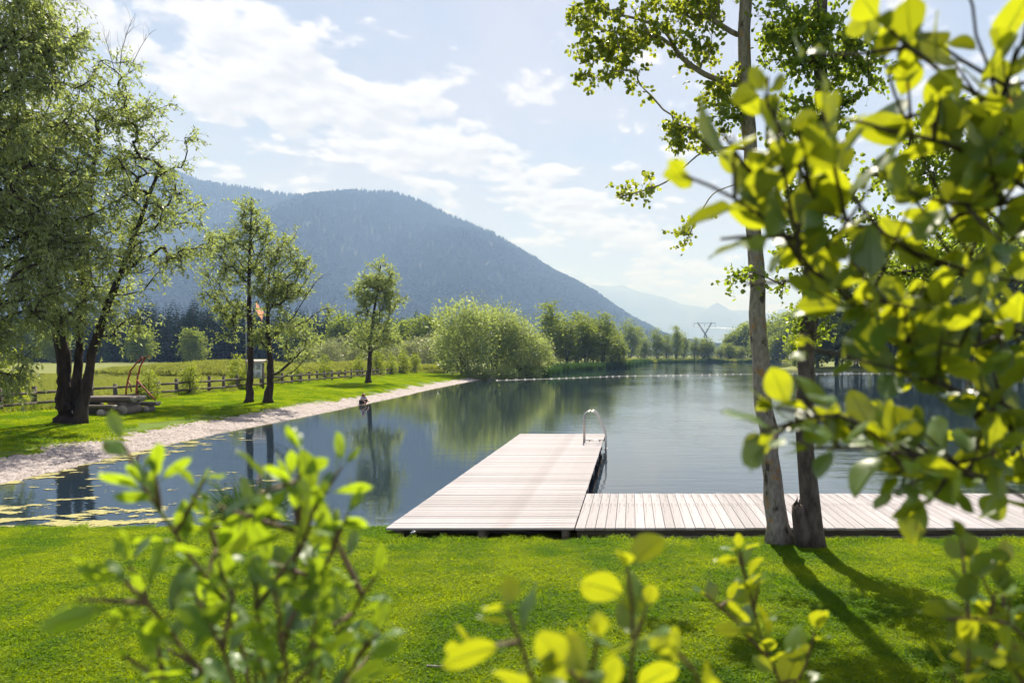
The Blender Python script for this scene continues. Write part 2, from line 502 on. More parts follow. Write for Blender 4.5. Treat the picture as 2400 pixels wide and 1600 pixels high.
# ------------------------------------------------------------------ terrain
LAKE = np.array([(-13.2, 10.75), (-9, 10.72), (-3.6, 10.62), (-1, 10.7), (8, 10.7), (30, 11.5), (60, 22), (78, 50), (77, 85), (60, 112), (44, 126), (33, 133),
                 (32, 150), (45, 190), (62, 240), (60, 290), (35, 292), (18, 284), (6, 262), (1, 225), (-2, 180), (-4, 160), (-9, 140), (-13, 126),
                 (-13.5, 105), (-15.5, 92), (-17.5, 84), (-18.4, 78), (-17.9, 68), (-17.4, 58), (-16.5, 48), (-16.1, 40), (-15.7, 32), (-15.6, 25.5),
                 (-14.9, 19.3), (-14.4, 15.6), (-14.2, 13.0)], float)


def lake_sd(x, y):
    """signed distance to the shoreline, positive on land"""
    x = np.asarray(x, float)
    y = np.asarray(y, float)
    d = np.full(x.shape, 1e9)
    ins = np.zeros(x.shape, bool)
    n = len(LAKE)
    for i in range(n):
        ax, ay = LAKE[i]
        bx, by = LAKE[(i + 1) % n]
        ex, ey = bx - ax, by - ay
        tt = np.clip(((x - ax) * ex + (y - ay) * ey) / (ex * ex + ey * ey), 0, 1)
        d = np.minimum(d, np.hypot(x - ax - tt * ex, y - ay - tt * ey))
        c = ((ay > y) != (by > y)) & (x < (bx - ax) * (y - ay) / (by - ay + 1e-12) + ax)
        ins ^= c
    return np.where(ins, -d, d)


def ground_z(x, y):
    x = np.asarray(x, float)
    y = np.asarray(y, float)
    s = lake_sd(x, y)
    sn = 10.72 - y
    near = np.where(sn > 0, 0.27 * sstep(sn, 0.0, 0.35) + 0.088 * np.maximum(sn - 0.3, 0), np.maximum(-1.2, sn * 0.8))
    near = np.where(sn > 11, 0.27 + 0.088 * 10.7, near)
    side = np.where(s < 0, np.maximum(-1.2, s * 0.22),
                    np.interp(s, [0, 2.5, 10, 30, 120, 600, 6000], [0, 0.40, 0.66, 0.72, 1.1, 3.0, 10.0]))
    side = side + 0.03 * fbm(x * 0.4, y * 0.4, 3) * sstep(s, 1, 4)
    wgt = sstep(y, 10.74, 13.0)
    return near * (1 - wgt) + side * wgt


def spaced(segs):
    out = []
    for a, b, st in segs:
        out.append(np.arange(a, b, st))
    return np.unique(np.concatenate(out))


gx = spaced([(-5600, -600, 400), (-600, -120, 40), (-120, -36, 4), (-36, -12, 0.5), (-12, 12, 1.0), (12, 100, 4), (100, 600, 50), (600, 5601, 500)])
gy = spaced([(-250, -10, 40), (-10, 9, 1), (9, 16, 0.25), (16, 110, 0.8), (110, 320, 4), (320, 700, 40), (700, 12301, 600)])
GX, GY = np.meshgrid(gx, gy)
GZ = ground_z(GX, GY)
# the sheet lies lower under the turf and gravel laid on top of it
SD = lake_sd(GX, GY)
under_near = (GY < 10.3) & (GY > -7.5) & (GX > -24) & (GX < 28)
fx = lambda y: -24.9 - 0.055 * (y - 28)
under_bank = (GY > 13.5) & (GY < 88) & (GX < -12) & (GX > fx(GY) + 0.9) & (SD > -0.6)
GZ = GZ - 0.12 * (under_near | under_bank)
nx, ny = len(gx), len(gy)
i = np.arange(nx - 1)[None, :]
j = np.arange(ny - 1)[:, None] * nx
Fg = np.stack([i + j, i + j + 1, i + j + 1 + nx, i + j + nx], -1).reshape(-1, 4)
g = ob('ground', mesh_np('ground', np.stack([GX, GY, GZ], -1).reshape(-1, 3), [Fg], M['meadow'], True))
tag(g, 'green meadow ground spreading behind the fence and round the lake', 'ground', kind='structure')


def sheet(name, U, Vv, fn, mat, attrs=None):
    UU, VV = np.meshgrid(U, Vv)
    pts = fn(UU, VV)
    n1, n2 = len(U), len(Vv)
    i = np.arange(n1 - 1)[None, :]
    j = np.arange(n2 - 1)[:, None] * n1
    f = np.stack([i + j, i + j + 1, i + j + 1 + n1, i + j + n1], -1).reshape(-1, 4)
    return mesh_np(name, pts.reshape(-1, 3), [f], mat, True, attrs)


# near lawn
def f_near(u, v):
    x = u
    yb = 10.72 - 0.05 * np.abs(np.sin(u * 3.1)) - 0.12 * (fbm(u * 0.9, u * 0 + 3.0) + 0.25) - np.where((u > -3.55), 1.30, 0.0)
    y = -8 + (yb + 8) * v
    return np.stack([x, y, ground_z(x, np.minimum(y, 10.70)) + 0.012 * fbm(x * 1.3, y * 1.3)], -1)


vv = np.concatenate([np.linspace(0, 0.6, 20), np.linspace(0.62, 1.0, 60)])
o = ob('near_lawn', sheet('near_lawn', np.arange(-24.5, 28.5, 0.12), vv, f_near, M['lawn']))
tag(o, 'mown lawn sloping down to the wooden deck', 'lawn', kind='structure')


def xl(y):
    """x of the western waterline"""
    L = LAKE[27:37][::-1]
    return np.interp(y, L[:, 1], L[:, 0])


def edge_s(y):
    return 1.65 + 0.8 * fbm(y * 0.25, y * 0 + 9.0) + 0.5 * fbm(y * 1.3, y * 0 + 2.0) - 0.012 * np.maximum(y - 30, 0)


def f_gravel(u, v):
    y = u
    s = -1.4 + v * (edge_s(y) + 0.35 + 1.4)
    x = xl(y) - s
    z = ground_z(x, y) + 0.006
    return np.stack([x, y, z], -1)


o = ob('gravel_beach', sheet('gravel_beach', np.arange(12.6, 88.5, 0.3), np.linspace(0, 1, 16), f_gravel, M['gravel']))
tag(o, 'pinkish grey gravel beach along the lake edge', 'beach', kind='structure')


def f_bank(u, v):
    y = u
    s0 = edge_s(y)
    s1 = xl(y) - fx(y)
    s = s0 + (s1 - s0) * v
    x = xl(y) - s
    return np.stack([x, y, ground_z(x, y) + 0.02 + 0.02 * sstep(s - s0, 0, 0.25)], -1)


o = ob('bank_lawn', sheet('bank_lawn', np.arange(12.6, 90, 0.35), np.linspace(0, 1, 30) ** 1.3, f_bank, M['lawn']))
tag(o, 'sunlit mown bank between gravel beach and fence', 'lawn', kind='structure')

# lake
wx = spaced([(-30, -10, 0.5), (-10, 8, 1.5), (8, 96, 4)])
wy = spaced([(9.9, 30, 0.5), (30, 100, 2), (100, 305, 6)])


def f_water(u, v):
    return np.stack([u, v, u * 0.0], -1)


WX, WY = np.meshgrid(wx, wy)
wsd = -lake_sd(WX, WY)
sh = np.clip(1 - wsd / 1.3, 0, 1) ** 1.5 * (WX < -5)
o = ob('lake', sheet('lake', wx, wy, f_water, M['water'], {'shallow': sh.ravel()}))
tag(o, 'calm dark lake mirroring the trees and sky', 'lake', kind='structure')


# ------------------------------------------------------------------ mountains
def forest_instances(V, Fq, n, rng, hmin, hmax, kindmix=0.0):
    """n simple trees spread over a quad surface: one joined mesh"""
    a, b, c, d = (V[Fq[:, k]] for k in range(4))
    area = np.linalg.norm(np.cross(c - a, d - b), axis=1) * 0.5
    idx = rng.choice(len(Fq), n, p=area / area.sum())
    u, v = rng.rand(n, 1), rng.rand(n, 1)
    p = (a[idx] * (1 - u) + b[idx] * u) * (1 - v) + (d[idx] * (1 - u) + c[idx] * u) * v
    return p


def spruce_template(sides=5):
    V = []
    Fs = []
    tiers = [(0.08, 0.20, 0.50), (0.34, 0.155, 0.76), (0.62, 0.10, 1.0)]
    for (z0, r, z1) in tiers:
        b = len(V)
        for k in range(sides):
            an = 2 * math.pi * k / sides + z0 * 9
            rr = r * (1 + 0.25 * ((k * 7) % 3 - 1))
            V.append((rr * math.cos(an), rr * math.sin(an), z0))
        V.append((0, 0, z1))
        for k in range(sides):
            Fs.append((b + k, b + (k + 1) % sides, b + sides))
    return np.array(V, float), np.array(Fs, int)


def stamp(template, pts, h, wid, rng):
    TV, TF = template
    n = len(pts)
    ang = rng.rand(n) * 6.283
    ca, sa = np.cos(ang), np.sin(ang)
    x = TV[None, :, 0] * ca[:, None] - TV[None, :, 1] * sa[:, None]
    y = TV[None, :, 0] * sa[:, None] + TV[None, :, 1] * ca[:, None]
    V = np.stack([x * (h * wid)[:, None], y * (h * wid)[:, None], TV[None, :, 2] * h[:, None]], -1) + pts[:, None, :]
    Fs = (TF[None] + (np.arange(n) * len(TV))[:, None, None]).reshape(-1, TF.shape[1])
    rnd = np.repeat(rng.rand(n), len(TV))
    return V.reshape(-1, 3), Fs, rnd


def dome_template():
    V = [(0, 0, 1.0)]
    Fs = []
    for (z, r) in ((0.8, 0.26), (0.45, 0.36), (0.12, 0.22)):
        for k in range(6):
            an = 2 * math.pi * k / 6 + z * 5
            V.append((r * math.cos(an) * (1 + 0.2 * ((k * 5) % 3 - 1)), r * math.sin(an), z + 0.06 * ((k * 3) % 4 - 1.5)))
    for k in range(6):
        Fs.append((0, 1 + k, 1 + (k + 1) % 6))
        for q in range(2):
            a, b = 1 + q * 6 + k, 1 + q * 6 + (k + 1) % 6
            Fs.append((a, a + 6, b))
            Fs.append((b, a + 6, b + 6))
    return np.array(V, float), np.array(Fs, int)


def mountain(name, label, ridge, Y0, Yr, Y1, x0, x1, nu, nv, amp, ntree, hmin, hmax, seed, dec=0.3):
    rng = np.random.RandomState(seed)
    px = np.array([p[0] for p in ridge], float)
    py = np.array([p[1] for p in ridge], float)
    rx = (px - PX) / F * Yr
    rz = (PY - py) / F * Yr + ZC
    U = np.linspace(x0, x1, nu)
    Vv = np.linspace(0, 1, nv)
    UU, VV = np.meshgrid(U, Vv)
    YY = Y0 + (Y1 - Y0) * VV
    tt = (YY - Y0) / (Yr - Y0)
    prof = np.where(tt < 1, np.clip(tt, 0, 1) ** 1.12, np.clip(1 - (YY - Yr) / (Y1 - Yr), 0, 1))
    # foot of the slope wanders, and spurs run down it
    H = np.interp(UU, rx, rz)
    spur = amp * (fbm(UU / 520.0, YY / 900.0, 4) * 2.0 + 0.5 * np.abs(np.sin(UU / 260.0 + 2 * fbm(UU / 700., YY / 500.)))) * np.sin(np.clip(tt, 0, 1) * math.pi) ** 0.8
    Z = H * prof + spur * np.clip(H / 500.0, 0.1, 1)
    # crest jitter
    Z = Z + (tt > 0.9) * amp * 0.08 * fbm(UU / 120.0, YY / 120.0, 3)
    V = np.stack([UU, YY, Z - 2], -1).reshape(-1, 3)
    ii = np.arange(nu - 1)[None, :]
    jj = np.arange(nv - 1)[:, None] * nu
    Fq = np.stack([ii + jj, ii + jj + 1, ii + jj + 1 + nu, ii + jj + nu], -1).reshape(-1, 4)
    o = ob(name, mesh_np(name, V, [Fq], M['rock_far'], True))
    tag(o, label, 'mountain', kind='structure')
    if ntree:
        sel = V[Fq[:, 0], 1] < Yr + 120
        p = forest_instances(V, Fq[sel], ntree, rng, hmin, hmax)
        isd = (fbm(p[:, 0] / 260.0, p[:, 1] / 260.0, 3) + rng.normal(0, 0.05, len(p)) + 0.10 - 0.00045 * p[:, 2]) > (0.20 - dec)
        h = rng.uniform(hmin, hmax, len(p))
        a = stamp(spruce_template(), p[~isd], h[~isd], np.full((~isd).sum(), 1.25), rng)
        b = stamp(dome_template(), p[isd], h[isd] * 0.75, np.full(isd.sum(), 1.5), rng)
        V2 = np.concatenate([a[0], b[0]])
        F2 = np.concatenate([a[1], b[1] + len(a[0])])
        rn = np.concatenate([a[2] * 0.35, 0.45 + 0.4 * b[2]])
        f = ob('forest', mesh_np('forest', V2, [F2], M['mforest'], False, {'rnd': rn}), o)
        tag(f, kind='stuff')
    return o


mountain('mountain', 'long forested blue mountain behind the lake',
         [(-1500, 560), (-700, 420), (-200, 300), (100, 300), (270, 350), (400, 402), (480, 430), (540, 438), (600, 446), (660, 456), (720, 461), (790, 455), (860, 451), (930, 454), (980, 470),
          (1030, 497), (1075, 515), (1120, 536), (1160, 552), (1200, 577), (1250, 606), (1300, 640), (1350, 664), (1400, 692), (1440, 722), (1480, 748), (1520, 768), (1570, 796), (1640, 822), (1800, 833)],
         1250, 3000, 4200, -3700, 330, 270, 80, 180, 60000, 15, 27, 5)
mountain('far_mountain', 'faint distant mountain range fading into the haze',
         [(900, 790), (1200, 740), (1330, 690), (1390, 668), (1430, 672), (1460, 667), (1500, 684), (1540, 699), (1590, 712), (1640, 722), (1690, 727), (1740, 724), (1790, 736), (1860, 742), (1950, 735), (2100, 700), (2300, 690), (2600, 700), (3000, 760)],
         7200, 11000, 12200, -4000, 5600, 120, 40, 300, 0, 0, 0, 9)

# ------------------------------------------------------------------ plants
def leaf_template(kind):
    if kind == 'diamond':
        V = [(0, 0, 0), (0.45, 0.5, 0.12), (1, 0, 0), (0.45, -0.5, 0.12)]
        Fs = [(0, 3, 2, 1)]
    elif kind == 'round':
        V = [(0, 0, 0), (0.25, 0.42, 0.06), (0.7, 0.42, 0.06), (1, 0, 0), (0.7, -0.42, 0.06), (0.25, -0.42, 0.06)]
        Fs = [(0, 3, 2, 1), (0, 5, 4, 3)]
    return np.array(V, float), np.array(Fs, int)


def leaf_cloud(base, direc, normal, length, width, template, rng, rnd=None):
    """one joined mesh of leaves; returns V,F,rnd"""
    TV, TF = template
    n = len(base)
    d = unit(direc)
    s = unit(np.cross(normal, d))
    nn = np.cross(d, s)
    V = (base[:, None, :] + d[:, None, :] * (TV[None, :, 0, None] * length[:, None, None])
         + s[:, None, :] * (TV[None, :, 1, None] * width[:, None, None])
         + nn[:, None, :] * (TV[None, :, 2, None] * width[:, None, None]))
    Fs = (TF[None] + (np.arange(n) * len(TV))[:, None, None]).reshape(-1, TF.shape[1])
    if rnd is None:
        rnd = rng.rand(n)
    return V.reshape(-1, 3), Fs, np.repeat(rnd, len(TV))


def rand_dirs(n, rng):
    v = rng.normal(size=(n, 3))
    return unit(v)


def tree(name, label, trunks, lobes, natt, rng, leaf=('diamond', 0.14, 0.05), leafmat='willow', bark='bark', twigs=6, tlen=0.55, perleaf=9,
         droop=0.25, cat='tree', group=None, rt=0.012, bare=None, step=0.45, upbias=0.35, base=None, sidesB=5, spread=1.0, extra_paths=None, knots=None):
    """trunks: list of (points, r0, r1); lobes: (centre, radii, weight) crown volumes;
    branches are led from the trunk to points inside the lobes, thickening with what they carry"""
    base = np.asarray(trunks[0][0][0], float) if base is None else np.asarray(base, float)
    root = empty(name, base, label, cat, group)
    tb = MB()
    pos = []
    par = []
    fixed = []
    trunk_r = []
    for pts, r0, r1 in trunks:
        pts = np.asarray(pts, float)
        seg = np.linalg.norm(np.diff(pts, axis=0), axis=1)
        cum = np.concatenate([[0], np.cumsum(seg)])
        n = max(4, int(cum[-1] / 0.3))
        tq = np.linspace(0, cum[-1], n)
        q = np.stack([np.interp(tq, cum, pts[:, k]) for k in range(3)], -1)
        # soften the corners
        for _ in range(3):
            q[1:-1] = 0.25 * q[:-2] + 0.5 * q[1:-1] + 0.25 * q[2:]
        rr = r0 + (r1 - r0) * (tq / cum[-1]) ** 0.8
        flare = 1 + 0.25 * np.exp(-tq / (r0 * 2.2)) + 0.35 * np.exp(-tq / (r0 * 0.7))
        q2 = q + rng.normal(0, 0.12, q.shape) * rr[:, None] * np.array((1, 1, 0))
        tb.tube(q2 - base, rr * flare * (1 + rng.normal(0, 0.05, n)), 10)
        start = len(pos)
        for k in range(n):
            pos.append(q[k])
            par.append(-1 if k == 0 else start + k - 1)
            fixed.append(True)
            trunk_r.append(rr[k])
    ntr = len(pos)
    tr_me = tb.mesh('trunk', M[bark], True)
    ob('trunk', tr_me, root)
    # attractors
    wts = np.array([l[2] for l in lobes], float)
    vol = np.array([l[1][0] * l[1][1] * l[1][2] for l in lobes]) ** 0.75 * wts
    pick = rng.choice(len(lobes), natt, p=vol / vol.sum())
    dirs = rand_dirs(natt, rng) * (rng.rand(natt, 1) ** (1 / 2.2))
    C = np.array([l[0] for l in lobes], float)[pick]
    Rr = np.array([l[1] for l in lobes], float)[pick]
    A = C + dirs * Rr
    maxn = ntr + natt * 14 + 2000
    PA = np.zeros((maxn, 3))
    PA[:ntr] = np.array(pos)
    PR = list(par)
    cnt = np.zeros(maxn)
    cur = ntr
    paths = []
    zmin = base[2] + 0.12 * (A[:, 2].max() - base[2])
    dmin = np.min(np.linalg.norm(A[:, None, :] - PA[None, :ntr, :], axis=2), axis=1)
    order = np.argsort(dmin)
    explicit = list(extra_paths or [])
    for pts in explicit:
        pts = np.asarray(pts, float)
        dd = np.linalg.norm(PA[:ntr] - pts[0], axis=1)
        k0 = int(np.argmin(dd))
        full = np.concatenate([[PA[k0]], pts])
        seg = np.linalg.norm(np.diff(full, axis=0), axis=1)
        cum = np.concatenate([[0], np.cumsum(seg)])
        ns = max(3, int(cum[-1] / (step * 0.5)))
        tq = np.linspace(0, cum[-1], ns + 1)
        q = np.stack([np.interp(tq, cum, full[:, k]) for k in range(3)], -1)
        for _ in range(2):
            q[1:-1] = 0.25 * q[:-2] + 0.5 * q[1:-1] + 0.25 * q[2:]
        prev = k0
        ids = [k0]
        for p in q[1:]:
            PA[cur] = p
            PR.append(prev)
            prev = cur
            ids.append(cur)
            cur += 1
        paths.append((ids, True))
    for ai in order:
        a = A[ai]
        dv = a[None] - PA[:cur]
        dist = np.linalg.norm(dv, axis=1)
        horiz = np.hypot(dv[:, 0], dv[:, 1])
        cost = dist + 0.9 * np.maximum(0, -dv[:, 2] + upbias * horiz) + 50 * (PA[:cur, 2] < zmin)
        k0 = int(np.argmin(cost))
        p0 = PA[k0]
        L = dist[k0]
        ns = int(max(2, min(12, round(L / step))))
        pd = unit(p0 - PA[PR[k0]]) if PR[k0] >= 0 else np.array((0, 0, 1.0))
        ctrl = p0 + (pd * 0.25 + unit(a - p0) * 0.55 + np.array((0, 0, 0.22))) * L * 0.5
        prev = k0
        ids = [k0]
        for q in range(1, ns + 1):
            tt = q / ns
            p = (1 - tt) ** 2 * p0 + 2 * tt * (1 - tt) * ctrl + tt * tt * a
            if q < ns:
                p = p + rng.normal(0, 0.06, 3) * min(L, 1.5) * 0.7
            PA[cur] = p
            PR.append(prev)
            prev = cur
            ids.append(cur)
            cur += 1
        paths.append((ids, True))
    for ids, _ in paths:
        cnt[ids[-1]] += 1
    for k in range(cur - 1, ntr - 1, -1):
        if PR[k] >= 0:
            cnt[PR[k]] += cnt[k]
    bb = MB()
    for ids, _ in paths:
        ids = np.array(ids)
        rr = rt * np.maximum(cnt[ids], 1) ** 0.5
        if ids[0] < ntr:
            rr[0] = min(rr[1] * 1.25, trunk_r[ids[0]] * 0.8)
        else:
            rr[0] = min(rr[0], rr[1] * 1.3)
        rr[-1] *= 0.5
        bb.tube(PA[ids] - base, rr, sidesB if rr.max() > 0.02 else 4, False)
    # twigs and leaves
    O = []
    D0 = []
    for pi, (ids, _) in enumerate(paths):
        ids = np.array(ids)
        nb = twigs
        k = rng.randint(max(1, len(ids) // 3), len(ids), nb)
        f = rng.rand(nb, 1)
        o_ = PA[ids[k - 1]] * (1 - f) + PA[ids[k]] * f
        tn = unit(PA[ids[k]] - PA[ids[k - 1]])
        O.append(o_)
        D0.append(tn)
    O = np.concatenate(O)
    D0 = np.concatenate(D0)
    n = len(O)
    td = unit(D0 * 0.7 + rand_dirs(n, rng) * spread + np.array((0, 0, -droop * 0.6)))
    tl = tlen * rng.uniform(0.5, 1.3, n)
    for k in range(n):
        mid = O[k] + td[k] * tl[k] * 0.5
        end = O[k] + td[k] * tl[k] - np.array((0, 0, droop)) * tl[k] * 0.5
        bb.tube(np.array([O[k], mid, end]) - base, (rt * 0.45, rt * 0.35, rt * 0.2), 3, False)
    if bare:
        for pts, r0 in bare:
            pts = np.asarray(pts, float)
            bb.tube(pts - base, np.linspace(r0, r0 * 0.3, len(pts)), 5, False)
            for k in range(len(pts) * 4):
                q = rng.randint(1, len(pts))
                f = rng.rand()
                p = pts[q - 1] * (1 - f) + pts[q] * f
                dd = unit(unit(pts[q] - pts[q - 1]) + rand_dirs(1, rng)[0] * 0.6 + np.array((0, 0, 0.4)))
                l = rng.uniform(0.3, 0.75)
                bb.tube(np.array([p, p + dd * l * 0.5, p + dd * l + rng.normal(0, 0.1, 3)]) - base, (r0 * 0.35, r0 * 0.28, r0 * 0.12), 3, False)
    ob('branches', bb.mesh('branches', M[bark], True), root)
    kind, ll, lw = leaf
    tt = rng.rand(n, perleaf) ** 0.8
    pos = O[:, None, :] + td[:, None, :] * (tt * tl[:, None])[..., None]
    pos[..., 2] -= droop * 0.5 * tl[:, None] * tt ** 2
    pos = pos.reshape(-1, 3)
    nl = len(pos)
    ld = unit(np.repeat(td, perleaf, 0) * 0.6 + rand_dirs(nl, rng) * 0.9 + np.array((0, 0, -droop * 0.8)))
    nor = unit(rand_dirs(nl, rng) + 0.75 * np.array(sun_v))
    sz = rng.uniform(0.65, 1.25, nl)
    V, Fs, rn = leaf_cloud(pos - base, ld, nor, ll * sz, lw * sz, leaf_template(kind), rng)
    c = ob('crown', mesh_np('crown', V, [Fs], M[leafmat], False, {'rnd': rn}), root)
    return root


def Lb(px, py, D, rx, ry, rd=None, wt=1.0):
    """crown lobe given by photo position and radii in photo pixels at depth D"""
    k = D / F
    return (P(px, py, D), (rx * k, (rd if rd is not None else (rx + ry) * 0.5) * k, ry * k), wt)


def gz(x, y):
    return float(ground_z(np.array([x]), np.array([y]))[0])


# --- bank trees
D = 24.3
bA = P(170, 992, D)
bA[2] = gz(bA[0], bA[1]) - 0.05


def TP(pts, D, b0):
    out = [b0]
    for p in pts:
        out.append(P(p[0], p[1], p[2] if len(p) > 2 else D))
    return np.array(out)


tree('willow_tree', 'large willow with three dark trunks beside the log picnic table',
     [(TP([(152, 900), (150, 830), (130, 740, 24.0), (120, 640, 23.6), (95, 480, 23.2), (80, 330, 23)], D, bA + np.array((-0.20, 0, 0))), 0.29, 0.07),
      (TP([(178, 900), (188, 800, 24.5), (196, 690, 24.7), (205, 560, 25), (215, 420, 25.2), (235, 300, 25.4)], D, bA + np.array((0.06, 0.25, 0))), 0.17, 0.05),
      (TP([(203, 905), (214, 830, 24.2), (240, 750, 24.2), (275, 660, 24.2), (310, 570, 24.3), (345, 470, 24.3), (372, 400, 24.4)], D, bA + np.array((0.34, -0.1, 0))), 0.20, 0.045)],
     [Lb(285, 150, D, 60, 45, 60, .8), Lb(250, 260, D, 90, 90, 130), Lb(340, 260, D, 70, 60, 90), Lb(300, 370, D, 80, 60, 120), Lb(440, 320, D, 45, 40, 70), Lb(425, 420, D, 60, 40, 90),
      Lb(370, 480, D, 110, 50, 120), Lb(440, 560, D, 55, 45, 80, 1.2), Lb(340, 590, D, 100, 60, 120), Lb(200, 480, D, 130, 120, 150), Lb(180, 640, D, 120, 80, 120),
      Lb(310, 760, D, 60, 45, 70, 1.3), Lb(100, 330, D, 110, 150, 150), Lb(250, 690, D, 90, 60, 100)],
     430, np.random.RandomState(11), ('diamond', 0.15, 0.055), 'willow', 'bark', 7, 0.6, 8, 0.35,
     bare=[(TP([(285, 120), (300, 70), (310, 45)], D, P(280, 170, D)), 0.014), (TP([(330, 110), (350, 80)], D, P(300, 170, D)), 0.012),
           (TP([(250, 100), (240, 70)], D, P(270, 170, D)), 0.012), (TP([(330, 640), (480, 700), (400, 640)][:1], D, P(300, 640, D)), 0.03)])

D2 = 21.5
bB = P(-130, 1005, D2)
bB[2] = gz(bB[0], bB[1]) - 0.05
tree('willow_tree', 'dense drooping willow whose foliage fills the edge of the picture',
     [(TP([(-125, 850), (-110, 700), (-80, 500), (-60, 250), (-40, 50)], D2, bB), 0.45, 0.10),
      (TP([(-100, 860), (-60, 700), (-20, 560), (20, 430)], D2, bB + np.array((0.3, -0.1, 0))), 0.30, 0.06)],
     [Lb(20, 90, D2, 130, 110, 150, 1.6), Lb(70, 10, D2, 130, 80, 130, 1.4), Lb(130, 130, D2, 80, 90, 110, 1.3), Lb(40, 280, D2, 150, 130, 170, 1.5), Lb(80, 450, D2, 150, 120, 150, 1.4), Lb(110, 560, D2, 150, 90, 130, 1.4), Lb(90, 680, D2, 130, 80, 120, 1.5),
      Lb(20, 760, D2, 70, 90, 90, 1.4), Lb(20, 880, D2, 55, 50, 60, 1.2), Lb(-120, 400, D2, 180, 350, 180, .7)],
     760, np.random.RandomState(12), ('diamond', 0.145, 0.055), 'willow', 'bark', 8, 0.65, 10, 0.9, upbias=0.1)

D3 = 35.0
b3 = P(583, 943, D3)
b3[2] = gz(b3[0], b3[1]) - 0.05
tree('slim_tree', 'tall open tree, taller and nearer the table of the leaning pair',
     [(TP([(586, 890), (587, 800), (583, 700), (585, 600), (588, 520), (590, 465)], D3, b3), 0.19, 0.03)],
     [Lb(590, 500, D3, 45, 45), Lb(545, 560, D3, 50, 45), Lb(625, 560, D3, 50, 55), Lb(680, 540, D3, 20, 25), Lb(525, 640, D3, 55, 40), Lb(590, 640, D3, 60, 55), Lb(500, 700, D3, 45, 30), Lb(560, 730, D3, 60, 40),
      Lb(505, 590, D3, 30, 30), Lb(540, 790, D3, 40, 20, None, .6)],
     210, np.random.RandomState(13), ('diamond', 0.15, 0.06), 'willow', 'bark', 6, 0.55, 9, 0.15, upbias=0.7)
b4 = P(627, 944, D3 + 0.3)
b4[2] = gz(b4[0], b4[1]) - 0.05
tree('slim_tree', 'branchy tree with low side limbs, shorter of the leaning pair',
     [(TP([(634, 900), (634, 850), (628, 770), (628, 700), (632, 640)], D3 + .3, b4), 0.21, 0.05)],
     [Lb(665, 610, D3, 50, 40), Lb(715, 625, D3, 25, 25), Lb(690, 670, D3, 45, 35), Lb(640, 680, D3, 45, 50), Lb(680, 760, D3, 50, 35), Lb(730, 790, D3, 30, 20), Lb(700, 830, D3, 45, 30), Lb(610, 790, D3, 30, 30), Lb(775, 725, D3, 22, 16)],
     190, np.random.RandomState(14), ('diamond', 0.15, 0.06), 'willow', 'bark', 6, 0.5, 9, 0.15, upbias=0.6,
     bare=[(TP([(690, 740), (720, 690), (745, 655)], D3, P(640, 790, D3)), 0.035)],
     extra_paths=[TP([(690, 870), (725, 830)], D3, P(645, 895, D3)), TP([(680, 850), (710, 820)], D3, P(645, 880, D3))])
D5 = 59.0
b5 = P(863, 898, D5)
b5[2] = gz(b5[0], b5[1]) - 0.05
tree('slim_tree', 'lone slim tree on the bank above the crouching person',
     [(TP([(866, 850), (870, 790), (878, 720), (888, 660), (892, 620)], D5, b5), 0.22, 0.04)],
     [Lb(893, 645, D5, 38, 35), Lb(868, 680, D5, 40, 35), Lb(915, 690, D5, 28, 40), Lb(845, 700, D5, 28, 25), Lb(885, 740, D5, 45, 25), Lb(850, 790, D5, 40, 35, None, .7), Lb(905, 790, D5, 35, 30, None, .7)],
     190, np.random.RandomState(15), ('diamond', 0.22, 0.10), 'willow', 'bark', 6, 0.75, 9, 0.1, rt=0.016, step=0.6, upbias=0.6)

# --- pair of trees on the near lawn
D6 = 9.2
b6 = P(1827, 1275, D6)
b6[2] = gz(b6[0], b6[1]) - 0.04
tree('aspen_tree', 'pale grey aspen with orange lichen growing in front of the deck',
     [(TP([(1818, 1180), (1806, 1080), (1792, 960), (1782, 860), (1776, 740), (1770, 560), (1758, 380), (1745, 200), (1748, 60), (1750, -140), (1755, -420)], D6, b6), 0.132, 0.075)],
     [Lb(1395, 35, D6, 85, 30, 80, 1.2), Lb(1420, 120, D6, 70, 40, 60, 1.2), Lb(1410, 180, D6, 50, 18, 40), Lb(1520, 70, D6, 70, 60, 80), Lb(1500, 185, D6, 40, 20, 40, .8), Lb(1630, 110, D6, 60, 45, 70), Lb(1620, 10, D6, 90, 40, 90),
      Lb(1590, 315, D6, 50, 25, 50), Lb(1660, 330, D6, 50, 30, 60), Lb(1480, 440, D6, 60, 22, 40, .7), Lb(1600, 535, D6, 40, 35, 40, .8), Lb(1580, 420, D6, 40, 20, 40, .4), Lb(1700, 200, D6, 60, 60, 80), Lb(1650, -150, D6, 300, 130, 250, .5)],
     330, np.random.RandomState(16), ('round', 0.055, 0.058), 'aspen', 'bark_aspen', 5, 0.22, 7, 0.1, rt=0.0042, step=0.18, upbias=-0.1,
     extra_paths=[TP([(1690, 60), (1630, 20), (1590, -20)], D6, P(1740, 90, D6)), TP([(1650, 175), (1590, 130), (1560, 70), (1500, 45), (1400, 25), (1330, 12)], D6, P(1735, 205, D6)),
                  TP([(1650, 350), (1560, 430), (1480, 455), (1440, 465)], D6, P(1745, 345, D6)), TP([(1670, 450), (1630, 520), (1600, 580)], D6, P(1760, 420, D6))])
D7 = 8.95
b7 = P(1903, 1287, D7)
b7[2] = gz(b7[0], b7[1]) - 0.04
